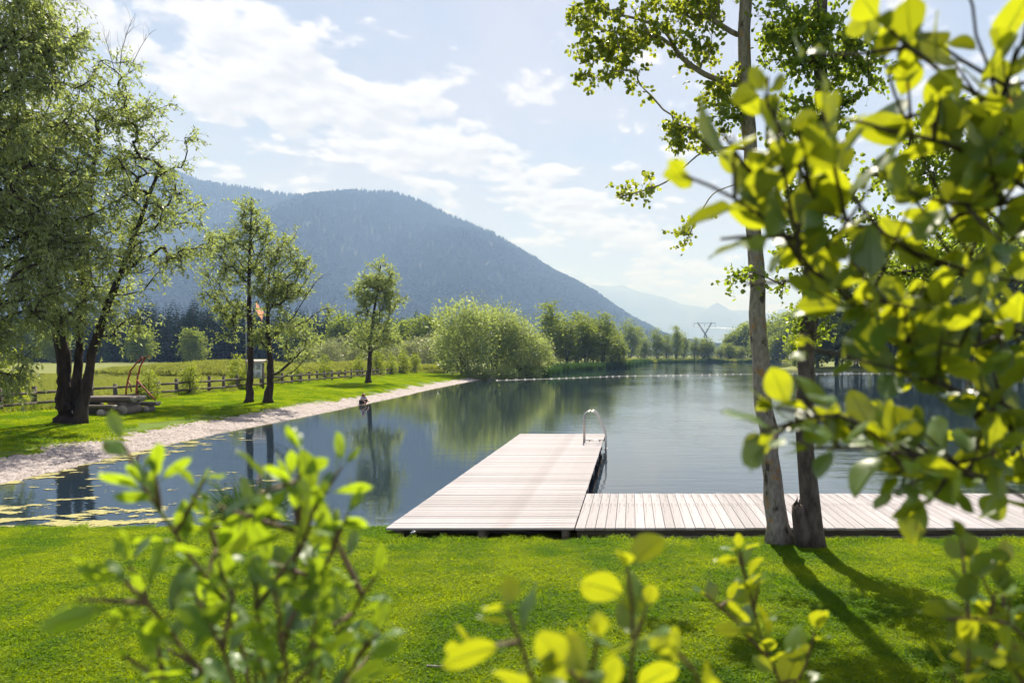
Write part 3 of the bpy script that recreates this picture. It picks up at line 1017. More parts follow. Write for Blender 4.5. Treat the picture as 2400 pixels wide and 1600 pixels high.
tr7 = tree('alder_tree', 'dark leafy alder with a broken stub at its base on the lawn',
           [(TP([(1900, 1180), (1893, 1080), (1886, 960), (1888, 840), (1900, 680), (1915, 480), (1925, 260), (1920, 60), (1925, -150), (1930, -420)], D7, b7), 0.125, 0.075)],
           [Lb(1900, 120, D7, 130, 120, 130), Lb(1830, 60, D7, 80, 80, 90), Lb(2010, 150, D7, 90, 110, 90), Lb(1890, 300, D7, 110, 90, 110), Lb(1930, 420, D7, 90, 80, 90), Lb(1890, 560, D7, 90, 80, 80),
            Lb(1900, 690, D7, 80, 60, 70), Lb(1895, 780, D7, 55, 50, 50), Lb(1720, 640, D7, 50, 22, 40, .9), Lb(1720, 270, D7, 50, 30, 50), Lb(2040, 560, D7, 70, 70, 70), Lb(2140, 430, D7, 90, 80, 90), Lb(2230, 320, D7, 110, 80, 90), Lb(2150, 640, D7, 90, 70, 80), Lb(2270, 560, D7, 90, 80, 80), Lb(1950, -200, D7, 300, 160, 250, .5)],
           640, np.random.RandomState(17), ('round', 0.062, 0.055), 'alder', 'bark_alder', 6, 0.22, 5, 0.1, rt=0.0042, step=0.18, upbias=0.2)
# the broken stub
sb = MB()
stub = np.array([b7 + (-0.06, 0, 0), b7 + (-0.12, -0.02, 0.25), b7 + (-0.165, -0.02, 0.48), b7 + (-0.18, -0.02, 0.60)])
sb.tube(stub - b7, (0.17, 0.125, 0.105, 0.09), 9)
for k in range(7):
    an = k * 0.9
    p = stub[-1] + np.array((math.cos(an) * 0.06, math.sin(an) * 0.06, -0.02))
    sb.tube(np.array([p, p + (0.01, 0, 0.05 + 0.03 * (k % 3))]) - b7, (0.025, 0.004), 4)
ob('stub', sb.mesh('stub', M['bark_alder'], True), tr7)


# ------------------------------------------------------------------ middle and far vegetation
def bush_mesh(name, rng, w, h, nclump, per, ll, lw, kind='diamond', mat='decid', stems=5, lobes=None, hollow=0.45, zlo=0.05, spikes=0):
    """foliage mesh and stem mesh of a bush or a far tree, base at the origin"""
    if lobes is None:
        lobes = [((0, 0, h * 0.5), (w * 0.5, w * 0.5, h * 0.5), 1.0)]
    C = np.array([l[0] for l in lobes], float)
    RR = np.array([l[1] for l in lobes], float)
    wt = np.array([l[2] * l[1][0] * l[1][2] for l in lobes], float)
    pk = rng.choice(len(lobes), nclump, p=wt / wt.sum())
    d = rand_dirs(nclump, rng) * (hollow + (1 - hollow) * rng.rand(nclump, 1) ** 0.5) * rng.uniform(0.85, 1.12, (nclump, 1))
    cl = C[pk] + d * RR[pk]
    cl[:, 2] = np.maximum(cl[:, 2], zlo * h)
    sc = 0.085 * (w + h) * 0.5 * rng.uniform(0.6, 1.3, nclump)
    p = np.repeat(cl, per, 0) + rng.normal(size=(nclump * per, 3)) * np.repeat(sc, per)[:, None] * np.array((1, 1, 0.75))
    p[:, 2] = np.maximum(p[:, 2], 0.02)
    n = len(p)
    out = unit(np.repeat(d, per, 0) + rand_dirs(n, rng) * 0.9)
    nor = unit(rand_dirs(n, rng) + 0.75 * np.array(sun_v))
    s = rng.uniform(0.6, 1.3, n)
    rn = np.clip(np.repeat(rng.rand(nclump), per) * 0.6 + rng.rand(n) * 0.4, 0, 1)
    V, Fs, rr = leaf_cloud(p, out, nor, ll * s, lw * s, leaf_template(kind), rng, rn)
    fm = mesh_np(name, V, [Fs], M[mat], False, {'rnd': rr})
    b = MB()
    for k in range(stems):
        tgt = cl[rng.randint(nclump)]
        o0 = np.array((rng.normal(0, 0.05 * w), rng.normal(0, 0.05 * w), -0.05))
        mid = o0 * 0.5 + tgt * 0.5 + np.array((0, 0, 0.12 * h))
        r = 0.018 * h ** 0.9 if stems > 3 else 0.016 * h
        b.tube(np.array([o0, o0 * 0.7 + mid * 0.3, mid, tgt]), (r, r * 0.8, r * 0.55, r * 0.2), 6, False)
    return fm, b.mesh('stem', M['bark'], True)


def plant(name, label, meshes, loc, sc=1.0, rz=0.0, cat='bush', group=None, sz=None):
    o = empty(name, loc, label, cat, group, rz)
    o.scale = (sc, sc, sz if sz else sc)
    ob('crown' if cat == 'tree' else 'foliage', meshes[0], o)
    ob('trunk' if cat == 'tree' else 'stem', meshes[1], o)
    return o


def at_ground(px, D, dz=-0.03):
    x = (px - PX) / F * D
    return (x, D, gz(x, D) + dz)


rg = np.random.RandomState(21)
hedge = [bush_mesh('foliage', np.random.RandomState(30 + k), 1.2, 1.9, 110, 16, 0.10, 0.065, 'diamond', 'hedge', 8,
                   [((0, 0, 0.55), (0.55, 0.55, 0.5), 1), ((0.05, 0, 1.2), (0.42, 0.42, 0.5), 1), ((-0.1, 0.05, 1.7), (0.2, 0.2, 0.3), .6)]) for k in range(3)]
shr = [(15, 30.2, 1.25, 'pale hedge shrub at the picture edge under the drooping willow'), (350, 35.2, .85, 'bright hedge shrub behind the red metal frame'), (445, 39.3, .95, 'rounded hedge shrub on the fence between table and pair of trees'),
       (556, 45.5, 1.15, 'hedge shrub on the fence just before the leaning pair of trees'), (655, 52, .8, 'low hedge shrub seen between the trunks of the leaning pair'), (700, 56, .75, 'low hedge shrub under the side limbs of the leaning pair'),
       (762, 63, 1.15, 'upright hedge shrub on the open middle of the fence'), (842, 70, 1.2, 'hedge shrub touching the trunk of the lone slim tree'), (884, 75, 1.6, 'dark hedge shrub just past the lone slim tree'),
       (915, 79, 1.3, 'hedge shrub second past the lone slim tree'), (945, 83, 1.5, 'hedge shrub third past the lone slim tree'), (972, 87, 1.35, 'last hedge shrub before the fence reaches the willow clump')]
for k, (px_, D_, sc_, lb) in enumerate(shr):
    plant('hedge_shrub', lb, hedge[k % 3], at_ground(px_, D_), sc_, rg.rand() * 6, 'shrub', 'shrubs along the fence')

# willow clump on the point
wil = [bush_mesh('foliage', np.random.RandomState(50 + k), 7.0, 9.0, 330, 26, 0.36, 0.15, 'diamond', 'willow', 7,
                 [((0, 0, 4.6), (3.2, 3.0, 3.0), 1), ((-1.5, -0.5, 6.6), (2.0, 2.0, 2.2), 1), ((1.6, 0.4, 6.0), (1.9, 1.9, 2.2), 1), ((0, -1.6, 2.4), (3.4, 2.2, 2.2), 1), ((0.3, 0, 8.0), (1.2, 1.2, 1.2), .6)]) for k in range(2)]
for k, (px_, D_, sc_, sz_, lb) in enumerate([(1095, 85, 1.0, 1.06, 'tallest round willow at the end of the gravel beach'), (1160, 90, .95, 1.05, 'willow in the middle of the clump on the point'),
                                            (1215, 92, .9, .92, 'willow third from the beach in the clump on the point'), (1258, 96, .72, .72, 'low willow leaning over the water at the tip of the point'),
                                            (1050, 92, .7, .68, 'small willow behind the end of the fence')]):
    plant('willow_bush', lb, wil[k % 2], at_ground(px_, D_, -0.1), sc_, [0.3, 2.0, 4.0, 5.2, 1.2][k], 'willow', 'willow clump on the point', sz_)
low = bush_mesh('foliage', np.random.RandomState(60), 4.0, 2.0, 120, 20, 0.26, 0.12, 'diamond', 'willow', 5, [((0, 0, .8), (2.0, 1.4, .9), 1)])
for k, (px_, D_, sc_, lb) in enumerate([(1120, 82.5, .9, 'low leafy skirt of scrub at the foot of the tallest willow'), (1185, 86, 1.0, 'low scrub at the waterline under the middle willow'), (1240, 92, .9, 'low scrub dipping into the lake at the tip of the point')]):
    plant('low_scrub', lb, low, at_ground(px_, D_, -0.1), sc_, k * 2.1, 'bush', 'scrub at the waterline')

# row of slim broad-leaved trees behind the point
tall = [bush_mesh('crown', np.random.RandomState(70 + k), 3.6, 13.0, 170, 22, 0.42, 0.24, 'diamond', 'decid', 3,
                  [((0, 0, 4.5), (1.7, 1.7, 3.2), 1), ((0.3, 0, 8.0), (1.5, 1.5, 3.0), 1), ((-0.2, 0.2, 11.0), (0.9, 0.9, 2.2), .8)], zlo=0.08) for k in range(3)]
words = ['first', 'second', 'third', 'fourth', 'fifth', 'sixth', 'seventh', 'eighth', 'ninth', 'tenth', 'eleventh', 'twelfth', 'thirteenth', 'fourteenth', 'fifteenth', 'sixteenth', 'seventeenth', 'eighteenth', 'nineteenth', 'twentieth']
row = [(1292, 150, 1.02), (1312, 158, .82), (1330, 152, .78), (1352, 160, .92), (1372, 156, .90), (1390, 165, .88), (1412, 160, .92), (1432, 168, .80), (1450, 163, .62)]
for k, (px_, D_, sc_) in enumerate(row):
    plant('slender_tree', words[k] + ' tree of the dark row behind the willow clump, counted from the clump', tall[k % 3], at_ground(px_, D_, -0.1), sc_ * 1.55, k * 1.7, 'tree', 'tree row behind the point', sc_ * 1.02)
# far shore trees
far = [(1475, 330, 1.5, 1.5), (1495, 340, 1.45, 1.3), (1510, 300, .95, .75), (1540, 300, 1.0, 1.08), (1562, 305, .8, .9), (1585, 300, .9, 1.15), (1603, 310, .9, .95), (1628, 298, .65, .8), (1648, 300, .9, .75), (1662, 296, .95, .78), (1690, 310, .95, .55), (1712, 305, 1.0, .6), (1735, 310, .9, .5)]
for k, (px_, D_, sc_, sz_) in enumerate(far):
    plant('shore_tree', words[k] + ' tree along the far shore, counted from the dark row', tall[(k + 1) % 3], at_ground(px_, D_, -0.2), sc_ * 1.5, k * 2.3, 'tree', 'trees on the far shore', sz_)
# wooded rise on the far right
fat = [bush_mesh('crown', np.random.RandomState(80 + k), 9.0, 14.0, 200, 24, 0.75, 0.45, 'diamond', 'decid', 3,
                 [((0, 0, 6), (4.2, 4.2, 4.5), 1), ((1, 0, 10), (3.0, 3.0, 3.6), 1), ((-1.4, 0.5, 8.5), (2.6, 2.6, 3), .8)], zlo=0.05) for k in range(3)]
hill = [(1715, 330, 1.0), (1735, 330, 1.15), (1760, 325, 1.3), (1785, 320, 1.4), (1812, 315, 1.45), (1840, 300, 1.5), (1870, 290, 1.55), (1905, 280, 1.6), (1775, 300, .8), (1820, 290, .9)]
for k, (px_, D_, sc_) in enumerate(hill):
    plant('wood_tree', words[k] + ' broad tree of the far wood behind the power pylon, counted from the pylon', fat[k % 3], at_ground(px_, D_, -0.2), sc_, k * 1.3, 'tree', 'wood beyond the pylon')
right = [(1880, 134, .62), (1915, 140, 1.0), (1960, 138, 1.2), (2010, 135, 1.3), (2060, 140, 1.5), (2110, 130, 1.45), (2160, 128, 1.6), (2220, 124, 1.6), (2280, 120, 1.7), (2340, 116, 1.6), (2400, 110, 1.6), (2470, 104, 1.7), (2140, 142, 1.8), (2250, 138, 1.9), (2360, 132, 2.0), (2480, 120, 1.9), (2580, 100, 1.8), (2700, 90, 1.8)]
for k, (px_, D_, sc_) in enumerate(right):
    lb = 'leafy bush-like tree at the water seen beside the pale aspen trunk' if k == 0 else words[k] + ' shore tree behind the foreground leaves, counted from the aspen trunk'
    plant('lakeside_tree', lb, fat[(k + 1) % 3], at_ground(px_, D_, -0.2), sc_, k * 2.9, 'tree', 'trees on the shore beyond the leaves')

# spruce wood beyond the meadow
def spruce_mesh(rng, h=16.0, layers=26, per=16):
    TV = []
    base = []
    dr = []
    nr = []
    ln = []
    for k in range(layers):
        f = k / (layers - 1)
        z = h * (0.06 + 0.92 * f)
        L = h * 0.19 * (1 - f) ** 0.85 + 0.15
        m_ = int(per * (1 - 0.6 * f)) + 4
        for q in range(m_):
            an = rng.rand() * 6.283
            u = np.array((math.cos(an), math.sin(an), -0.22 + 0.5 * f))
            for r_ in (0.25, 0.6):
                base.append(np.array((0, 0, z)) + u * L * r_ * rng.uniform(0.7, 1.1))
                dr.append(u + rng.normal(0, 0.25, 3))
                nr.append(np.array((0, 0, 1.0)) + rng.normal(0, 0.35, 3))
                ln.append(L * 0.55 * rng.uniform(0.7, 1.2) + 0.12)
    ln = np.array(ln)
    V, Fs, rr = leaf_cloud(np.array(base), np.array(dr), np.array(nr), ln, ln * 0.42, leaf_template('diamond'), rng)
    fm = mesh_np('crown', V, [Fs], M['spruce'], False, {'rnd': rr})
    b = MB()
    b.tube(np.array([(0, 0, -0.3), (0, 0, h * 0.5), (0, 0, h * 0.97)]), (h * 0.016, h * 0.01, 0.02), 6)
    return fm, b.mesh('trunk', M['bark'], True)


sps = [spruce_mesh(np.random.RandomState(90 + k)) for k in range(3)]
rr_ = np.random.RandomState(95)
k = 0
for px_ in np.arange(-20, 1050, 9.0):
    D_ = 172 + rr_.uniform(-10, 22) + 0.03 * px_
    hgt = np.interp(px_, [0, 250, 400, 560, 700, 820, 940, 1050], [.8, .85, 1.02, .98, .92, .82, .68, .62]) * rr_.uniform(.75, 1.15)
    plant('spruce_tree', 'dark spruce standing in the front of the wood beyond the meadow', sps[k % 3], at_ground(px_ + rr_.uniform(-4, 4), D_, -0.2), hgt, rr_.rand() * 6, 'tree', 'spruces at the front of the wood')
    k += 1
# the depth of that wood reads as one mass
n = 900
pxs = rr_.uniform(-250, 1130, n)
Ds = rr_.uniform(196, 330, n)
xs = (pxs - PX) / F * Ds
pts = np.stack([xs, Ds, ground_z(xs, Ds)], -1)
hs = rr_.uniform(12, 19, n) * np.interp(pxs, [0, 400, 900, 1130], [1.0, 1.05, .9, .8])
WOOD = (pts, hs / 16.0, rr_.rand(n) * 6.283)

# broad-leaved and silvery scrub in front of the wood
scrub = [bush_mesh('foliage', np.random.RandomState(100 + k), 4.5, 4.6, 130, 20, 0.30, 0.15, 'diamond', 'willow2', 5,
                   [((0, 0, 1.8), (2.1, 2.0, 1.7), 1), ((0.5, 0, 3.2), (1.3, 1.3, 1.4), 1), ((-0.9, 0.2, 2.8), (1.1, 1.1, 1.2), .8)]) for k in range(2)]
for k, (px_, D_, sc_) in enumerate([(742, 116, .85), (775, 112, 1.0), (808, 118, 1.15), (838, 114, .9), (872, 120, .85), (905, 116, .8), (935, 122, .95), (962, 118, 1.1), (992, 116, 1.15), (1018, 112, 1.2), (715, 120, .8)]):
    plant('silver_bush', words[k] + ' silvery scrub bush between fence and wood, counted from the leaning pair', scrub[k % 2], at_ground(px_, D_), sc_, k * 1.9, 'bush', 'silvery scrub before the wood')
for k, (px_, D_, sc_) in enumerate([(60, 165, .75), (130, 160, .6), (330, 165, .65), (455, 168, .62), (700, 165, .8), (800, 160, .85), (850, 158, .75), (915, 160, .7), (965, 155, .75), (1005, 150, .8)]):
    plant('wood_edge_tree', words[k] + ' light green tree along the dark wood, counted from the willow side', fat[k % 3], at_ground(px_, D_, -0.1), sc_, k * 1.1, 'tree', 'light trees at the wood edge')

# grassy earth bank in the meadow
def mound(name, label, px0, px1, D_, hgt, seed):
    x0_, x1_ = (px0 - PX) / F * D_, (px1 - PX) / F * D_

    def f(u, v):
        x = x0_ + (x1_ - x0_) * u
        y = D_ - 5 + 10 * v
        e = np.sin(np.clip(u, 0, 1) * math.pi) ** 0.35
        z = hgt * e * np.sin(v * math.pi) ** 0.8 * (0.85 + 0.9 * fbm(x * 0.35 + seed, y * 0.35, 4))
        return np.stack([x, y, ground_z(x, y) - 0.25 + z + 0.25 * (z > 0.3)], -1)
    o = ob(name, sheet(name, np.linspace(0, 1, 70), np.linspace(0, 1, 26), f, M['mound']))
    tag(o, label, 'mound', kind='structure')
    return o, x0_, x1_


md1 = mound('mound', 'long overgrown earth mound in the meadow', 330, 730, 74, 1.35, 1.0)
md2 = mound('mound', 'lower overgrown mound past the leaning pair of trees', 720, 1010, 96, 1.0, 4.0)


# ------------------------------------------------------------------ scattered ground cover (instanced patches)
def patch_blades(rng, size, n, h, wdt, clover=0, lean=0.5, mats=('blade', 'clover')):
    p = np.stack([rng.uniform(-size / 2, size / 2, n), rng.uniform(-size / 2, size / 2, n), np.full(n, -0.004)], -1)
    hh = h * rng.uniform(0.5, 1.25, n)
    if clover:
        hh = hh * (0.65 + 1.1 * np.clip(fbm(p[:, 0] * 14, p[:, 1] * 14, 2) + 0.3, 0, 1))
    d = unit(np.stack([rng.normal(0, lean, n), rng.normal(0, lean, n), np.ones(n)], -1))
    s = unit(np.cross(d, rand_dirs(n, rng)))
    w_ = wdt * rng.uniform(0.6, 1.3, n)
    b0 = p - s * w_[:, None] * 0.5
    b1 = p + s * w_[:, None] * 0.5
    mid = p + d * hh[:, None] * 0.55
    m0 = mid - s * w_[:, None] * 0.42
    m1 = mid + s * w_[:, None] * 0.42
    bend = np.stack([rng.normal(0, 0.35, n), rng.normal(0, 0.35, n), np.zeros(n)], -1) * hh[:, None]
    tip = p + d * hh[:, None] + bend
    V = np.stack([b0, b1, m1, m0, tip], 1).reshape(-1, 3)
    k = np.arange(n)[:, None] * 5
    Q = k + np.array([[0, 1, 2, 3]])
    T = k + np.array([[3, 2, 4]])
    rn = np.repeat(rng.rand(n), 5)
    nq = n
    mi = [0] * n + [0] * n
    fl3 = T
    fl4 = Q
    if clover:
        c = np.stack([rng.uniform(-size / 2, size / 2, clover), rng.uniform(-size / 2, size / 2, clover), h * rng.uniform(0.4, 0.9, clover)], -1)
        ang = rng.rand(clover) * 6.283
        base = np.repeat(c, 3, 0)
        aa = np.repeat(ang, 3) + np.tile(np.arange(3) * 2.094, clover)
        dd = np.stack([np.cos(aa), np.sin(aa), rng.normal(0.15, 0.25, clover * 3)], -1)
        nr = unit(np.array((0, 0, 1.0)) + rng.normal(0, 0.3, (clover * 3, 3)))
        cv, cf, cr = leaf_cloud(base, dd, nr, np.full(clover * 3, 0.014), np.full(clover * 3, 0.014), leaf_template('diamond'), rng, np.repeat(rng.rand(clover), 3))
        fl4 = np.concatenate([Q, cf + len(V)])
        V = np.concatenate([V, cv])
        rn = np.concatenate([rn, cr])
        mi = [0] * n + [1] * len(cf) + [0] * n
        return mesh_np('tuft', V, [fl4, fl3], None, False, {'rnd': rn}, [M[mats[0]], M[mats[1]]], mi)
    return mesh_np('tuft', V, [fl4, fl3], M[mats[0]], False, {'rnd': rn})


def scatter(name, label, cat, P_, rot, scl, protos, parent=None):
    """instances of a few patch meshes on points, as one uncountable cover"""
    outs = []
    for k, pm in enumerate(protos):
        sel = np.arange(len(P_)) % len(protos) == k
        if not sel.any():
            continue
        me = mesh_np(name + '_points', P_[sel], [], None, False, {'rot': rot[sel], 'scl': scl[sel]})
        po = bpy.data.objects.new(name + '_patch', pm)       # never linked to the scene: only instanced
        ng = bpy.data.node_groups.new(name + '_scatter', 'GeometryNodeTree')
        ng.interface.new_socket('Geometry', in_out='INPUT', socket_type='NodeSocketGeometry')
        ng.interface.new_socket('Geometry', in_out='OUTPUT', socket_type='NodeSocketGeometry')
        N = ng.nodes
        gi = N.new('NodeGroupInput')
        go = N.new('NodeGroupOutput')
        ip = N.new('GeometryNodeInstanceOnPoints')
        oi = N.new('GeometryNodeObjectInfo')
        oi.inputs['Object'].default_value = po
        oi.inputs['As Instance'].default_value = True
        ra = N.new('GeometryNodeInputNamedAttribute')
        ra.data_type = 'FLOAT_VECTOR'
        ra.inputs[0].default_value = 'rot'
        sa = N.new('GeometryNodeInputNamedAttribute')
        sa.data_type = 'FLOAT'
        sa.inputs[0].default_value = 'scl'
        ng.links.new(gi.outputs[0], ip.inputs['Points'])
        ng.links.new(oi.outputs['Geometry'], ip.inputs['Instance'])
        ng.links.new(ra.outputs[0], ip.inputs['Rotation'])
        ng.links.new(sa.outputs[0], ip.inputs['Scale'])
        ng.links.new(ip.outputs[0], go.inputs[0])
        o = ob(name, me, parent)
        md = o.modifiers.new('scatter', 'NODES')
        md.node_group = ng
        tag(o, label, cat, kind='stuff')
        outs.append(o)
    return outs


def cover_points(x0, x1, y0, y1, sp, rng, keep, slope=None):
    nxp, nyp = int((x1 - x0) / sp) + 1, int((y1 - y0) / sp) + 1
    X, Y = np.meshgrid(x0 + np.arange(nxp) * sp, y0 + np.arange(nyp) * sp)
    X = X.ravel() + rng.uniform(-.3, .3, X.size) * sp
    Y = Y.ravel() + rng.uniform(-.3, .3, Y.size) * sp
    k = keep(X, Y)
    X, Y = X[k], Y[k]
    Z = ground_z(X, Y)
    dx = (ground_z(X + 0.2, Y) - ground_z(X - 0.2, Y)) / 0.4
    dy = (ground_z(X, Y + 0.2) - ground_z(X, Y - 0.2)) / 0.4
    rot = np.stack([np.arctan(dy), -np.arctan(dx), rng.randint(0, 4, len(X)) * math.pi / 2 + rng.uniform(-.2, .2, len(X))], -1)
    # tilt is applied about world axes only when the patch is not turned: keep tilt small and turn by quarter turns about the surface normal
    return np.stack([X, Y, Z], -1), rot


def tilt_rot(P3, rng):
    """euler that turns about z first, then tilts with the slope"""
    X, Y = P3[:, 0], P3[:, 1]
    dx = (ground_z(X + 0.2, Y) - ground_z(X - 0.2, Y)) / 0.4
    dy = (ground_z(X, Y + 0.2) - ground_z(X, Y - 0.2)) / 0.4
    out = []
    for a, b, c in zip(dx, dy, rng.rand(len(X)) * 6.283):
        nrm = Vector((-a, -b, 1)).normalized()
        q = Vector((0, 0, 1)).rotation_difference(nrm) @ Matrix.Rotation(c, 3, 'Z').to_quaternion()
        out.append(q.to_euler('XYZ')[:])
    return np.array(out)


rg = np.random.RandomState(33)
wp_, ws_, wr_ = WOOD
scatter('wood', 'deep dark conifer wood behind the meadow reading as one mass', 'wood', wp_, np.stack([wr_ * 0, wr_ * 0, wr_], -1), ws_, [sps[0][0]])
near_p = [patch_blades(np.random.RandomState(200 + k), 0.62, 5200, 0.040, 0.0042, 420) for k in range(3)]


def keep_near(X, Y):
    e = np.where(X > -3.62, 9.16, 10.42)
    fr = (X > -0.96 * Y - 1.8) & (X < 0.60 * Y + 2.0)
    return (Y < e) & fr


Pn, _ = cover_points(-12.5, 9, 2.9, 10.45, 0.40, rg, keep_near)
lawn_near = scatter('grass', 'short clover-rich grass of the mown lawn before the deck', 'grass', Pn, tilt_rot(Pn, rg), rg.uniform(0.85, 1.15, len(Pn)), near_p[:1])
# longer fringe along the lawn's edge
xe = np.arange(-12.5, 9, 0.16)
ye = np.where(xe > -3.55, 9.34, 10.50) + rg.uniform(-0.14, 0.05, len(xe))
Pe = np.stack([xe, ye, ground_z(xe, ye)], -1)
fr_p = [patch_blades(np.random.RandomState(210), 0.34, 330, 0.075, 0.007, 60, 0.6)]
scatter('edge_grass', 'unmown fringe of grass along the edge of deck and water', 'grass', Pe, np.stack([np.zeros(len(xe)), np.zeros(len(xe)), rg.rand(len(xe)) * 6], -1), rg.uniform(0.5, 1.1, len(xe)), fr_p)

bank_p = [patch_blades(np.random.RandomState(220), 1.5, 2600, 0.06, 0.014, 0, 0.6)]


def keep_bank(X, Y):
    s = xl(Y) - X
    return (s > edge_s(Y) + 0.45) & (X > fx(Y) + 0.3)


Pb, _ = cover_points(-31, -16, 13, 88, 1.05, rg, keep_bank)
scatter('bank_grass', 'short sunlit grass on the bank across the water', 'grass', Pb + (0, 0, .03), tilt_rot(Pb, rg), rg.uniform(0.9, 1.2, len(Pb)), bank_p)
# edge of turf over gravel
yb_ = np.arange(13, 88, 0.35)
sb_ = edge_s(yb_) + rg.uniform(-0.15, 0.5, len(yb_))
xb_ = xl(yb_) - sb_
Pbe = np.stack([xb_, yb_, ground_z(xb_, yb_) + .01], -1)
scatter('turf_edge', 'ragged turf edge where the bank meets the gravel', 'grass', Pbe, tilt_rot(Pbe, rg), rg.uniform(0.25, 0.55, len(yb_)), bank_p)
# meadow beyond the fence
mead_p = [patch_blades(np.random.RandomState(230), 2.6, 1900, 0.24, 0.030, 0, 0.45, ('meadowgrass', 'meadowgrass'))]


def keep_mead(X, Y):
    return (X < fx(Y) - 0.5) & (X > -0.98 * Y - 3)


Pm, _ = cover_points(-80, -25, 24, 74, 2.0, rg, keep_mead)
scatter('meadow_grass', 'tall seeding meadow grass beyond the fence', 'grass', Pm, np.stack([np.zeros(len(Pm)), np.zeros(len(Pm)), rg.rand(len(Pm)) * 6], -1), rg.uniform(0.6, 1.1, len(Pm)), mead_p)
# growth on the mounds
mg = []
for (o_, x0_, x1_), D_, hgt, sd_ in ((md1, 74, 2.3, 1.0), (md2, 96, 1.7, 4.0)):
    vs = np.zeros(len(o_.data.vertices) * 3)
    o_.data.vertices.foreach_get('co', vs)
    vs = vs.reshape(-1, 3)
    mg.append(vs[rg.rand(len(vs)) < 0.8])
mg = np.concatenate(mg)
scatter('mound_weeds', 'rank weeds covering the earth mounds', 'weeds', mg, np.stack([np.zeros(len(mg)), np.zeros(len(mg)), rg.rand(len(mg)) * 6], -1), rg.uniform(0.7, 1.8, len(mg)) ** 1.3, mead_p)
# weeds along the fence foot
yw = np.arange(23, 100, 0.45)
xw = fx(yw) + rg.uniform(-0.35, 0.25, len(yw))
Pw = np.stack([xw, yw, ground_z(xw, yw)], -1)
wf_p = [patch_blades(np.random.RandomState(240), 0.7, 170, 0.30, 0.02, 0, 0.5)]
scatter('fence_weeds', 'long grass left standing along the foot of the fence', 'weeds', Pw, np.stack([yw * 0, yw * 0, rg.rand(len(yw)) * 6], -1), rg.uniform(0.5, 1.1, len(yw)), wf_p)

# gravel stones
def pebble_patch(rng, size, n, r):
    TV = np.array([(1, 0, 0), (0.3, 0.9, 0), (-0.8, 0.55, 0), (-0.8, -0.6, 0), (0.35, -0.9, 0), (0.1, 0.05, 0.75)], float)
    TF = np.array([(0, 1, 5), (1, 2, 5), (2, 3, 5), (3, 4, 5), (4, 0, 5)])
    p = np.stack([rng.uniform(-size / 2, size / 2, n), rng.uniform(-size / 2, size / 2, n), rng.uniform(-0.3, 0.2, n) * r], -1)
    V, Fs, rn = stamp((TV, TF), p, r * rng.uniform(0.4, 1.4, n) ** 1.2, np.full(n, 1.0), rng)
    return mesh_np('pebbles', V, [Fs], M['stone'], False, {'rnd': rn})


peb = [pebble_patch(np.random.RandomState(250), 1.2, 900, 0.034)]


def keep_gr(X, Y):
    s = xl(Y) - X
    return (s > -0.35) & (s < edge_s(Y) - 0.1)


Pg, _ = cover_points(-24, -12.5, 13, 80, 0.95, rg, keep_gr)
scatter('pebbles', 'pinkish pebbles lying thick on the beach', 'pebbles', Pg + (0, 0, .008), tilt_rot(Pg, rg), rg.uniform(0.85, 1.3, len(Pg)), peb)

# reeds on the far shore
reed_p = [patch_blades(np.random.RandomState(260), 3.0, 420, 1.7, 0.10, 0, 0.12, ('reed', 'reed'))]
pr = []
for a_, b_ in zip(range(15, 25), range(16, 26)):
    A_, B_ = LAKE[a_], LAKE[b_]
    L_ = np.hypot(*(B_ - A_))
    for q in np.arange(0, L_, 1.5):
        c = A_ + (B_ - A_) * q / L_ + rg.normal(0, 0.6, 2)
        pr.append((c[0], c[1], 0.0))
pr = np.array(pr)
scatter('reeds', 'dark green reed belt along the far waterline', 'reeds', pr, np.stack([pr[:, 0] * 0, pr[:, 0] * 0, rg.rand(len(pr)) * 6], -1), rg.uniform(0.45, 0.95, len(pr)), reed_p)
# pale field grass behind the far shore
Pf, _ = cover_points(-10, 110, 262, 330, 4.0, rg, lambda X, Y: lake_sd(X, Y) > 1.5)
ff_p = [patch_blades(np.random.RandomState(270), 5.0, 500, 1.0, 0.12, 0, 0.3, ('meadowgrass', 'meadowgrass'))]
scatter('field_grass', 'pale tall field grass behind the far shore', 'grass', Pf, np.stack([Pf[:, 0] * 0, Pf[:, 0] * 0, rg.rand(len(Pf)) * 6], -1), rg.uniform(0.6, 1.2, len(Pf)), ff_p)

# floating algae and scum: thin torn films on the water
def film(name, label, x0, x1, y0, y1, cell, dens, mat, rng, sx, sy):
    xs_ = np.arange(x0, x1, cell)
    ys_ = np.arange(y0, y1, cell * 0.8)
    X, Y = np.meshgrid(xs_, ys_)
    nz1 = fbm(X * sx + 31, Y * sy + 7, 5) + 0.35 * fbm(X * sx * 5, Y * sy * 5, 3)
    keep = (nz1 + dens(X, Y) > 0.25)
    keep &= lake_sd(X, Y) < -0.03
    Xj = X + rng.uniform(-.4, .4, X.shape) * cell
    Yj = Y + rng.uniform(-.4, .4, X.shape) * cell * 0.8
    Z = 0.006 + 0.012 * np.clip(nz1 + dens(X, Y) - 0.2, 0, 0.5) + rng.uniform(0, 0.003, X.shape)
    n1 = len(xs_)
    jj, ii = np.nonzero(keep[:-1, :-1] & keep[1:, 1:])
    f = np.stack([jj * n1 + ii, jj * n1 + ii + 1, (jj + 1) * n1 + ii + 1, (jj + 1) * n1 + ii], -1)
    V = np.stack([Xj, Yj, Z], -1).reshape(-1, 3)
    u, inv = np.unique(f, return_inverse=True)
    o_ = ob(name, mesh_np(name, V[u], [inv.reshape(f.shape)], mat))
    tag(o_, label, name, kind='stuff')


ra = np.random.RandomState(41)


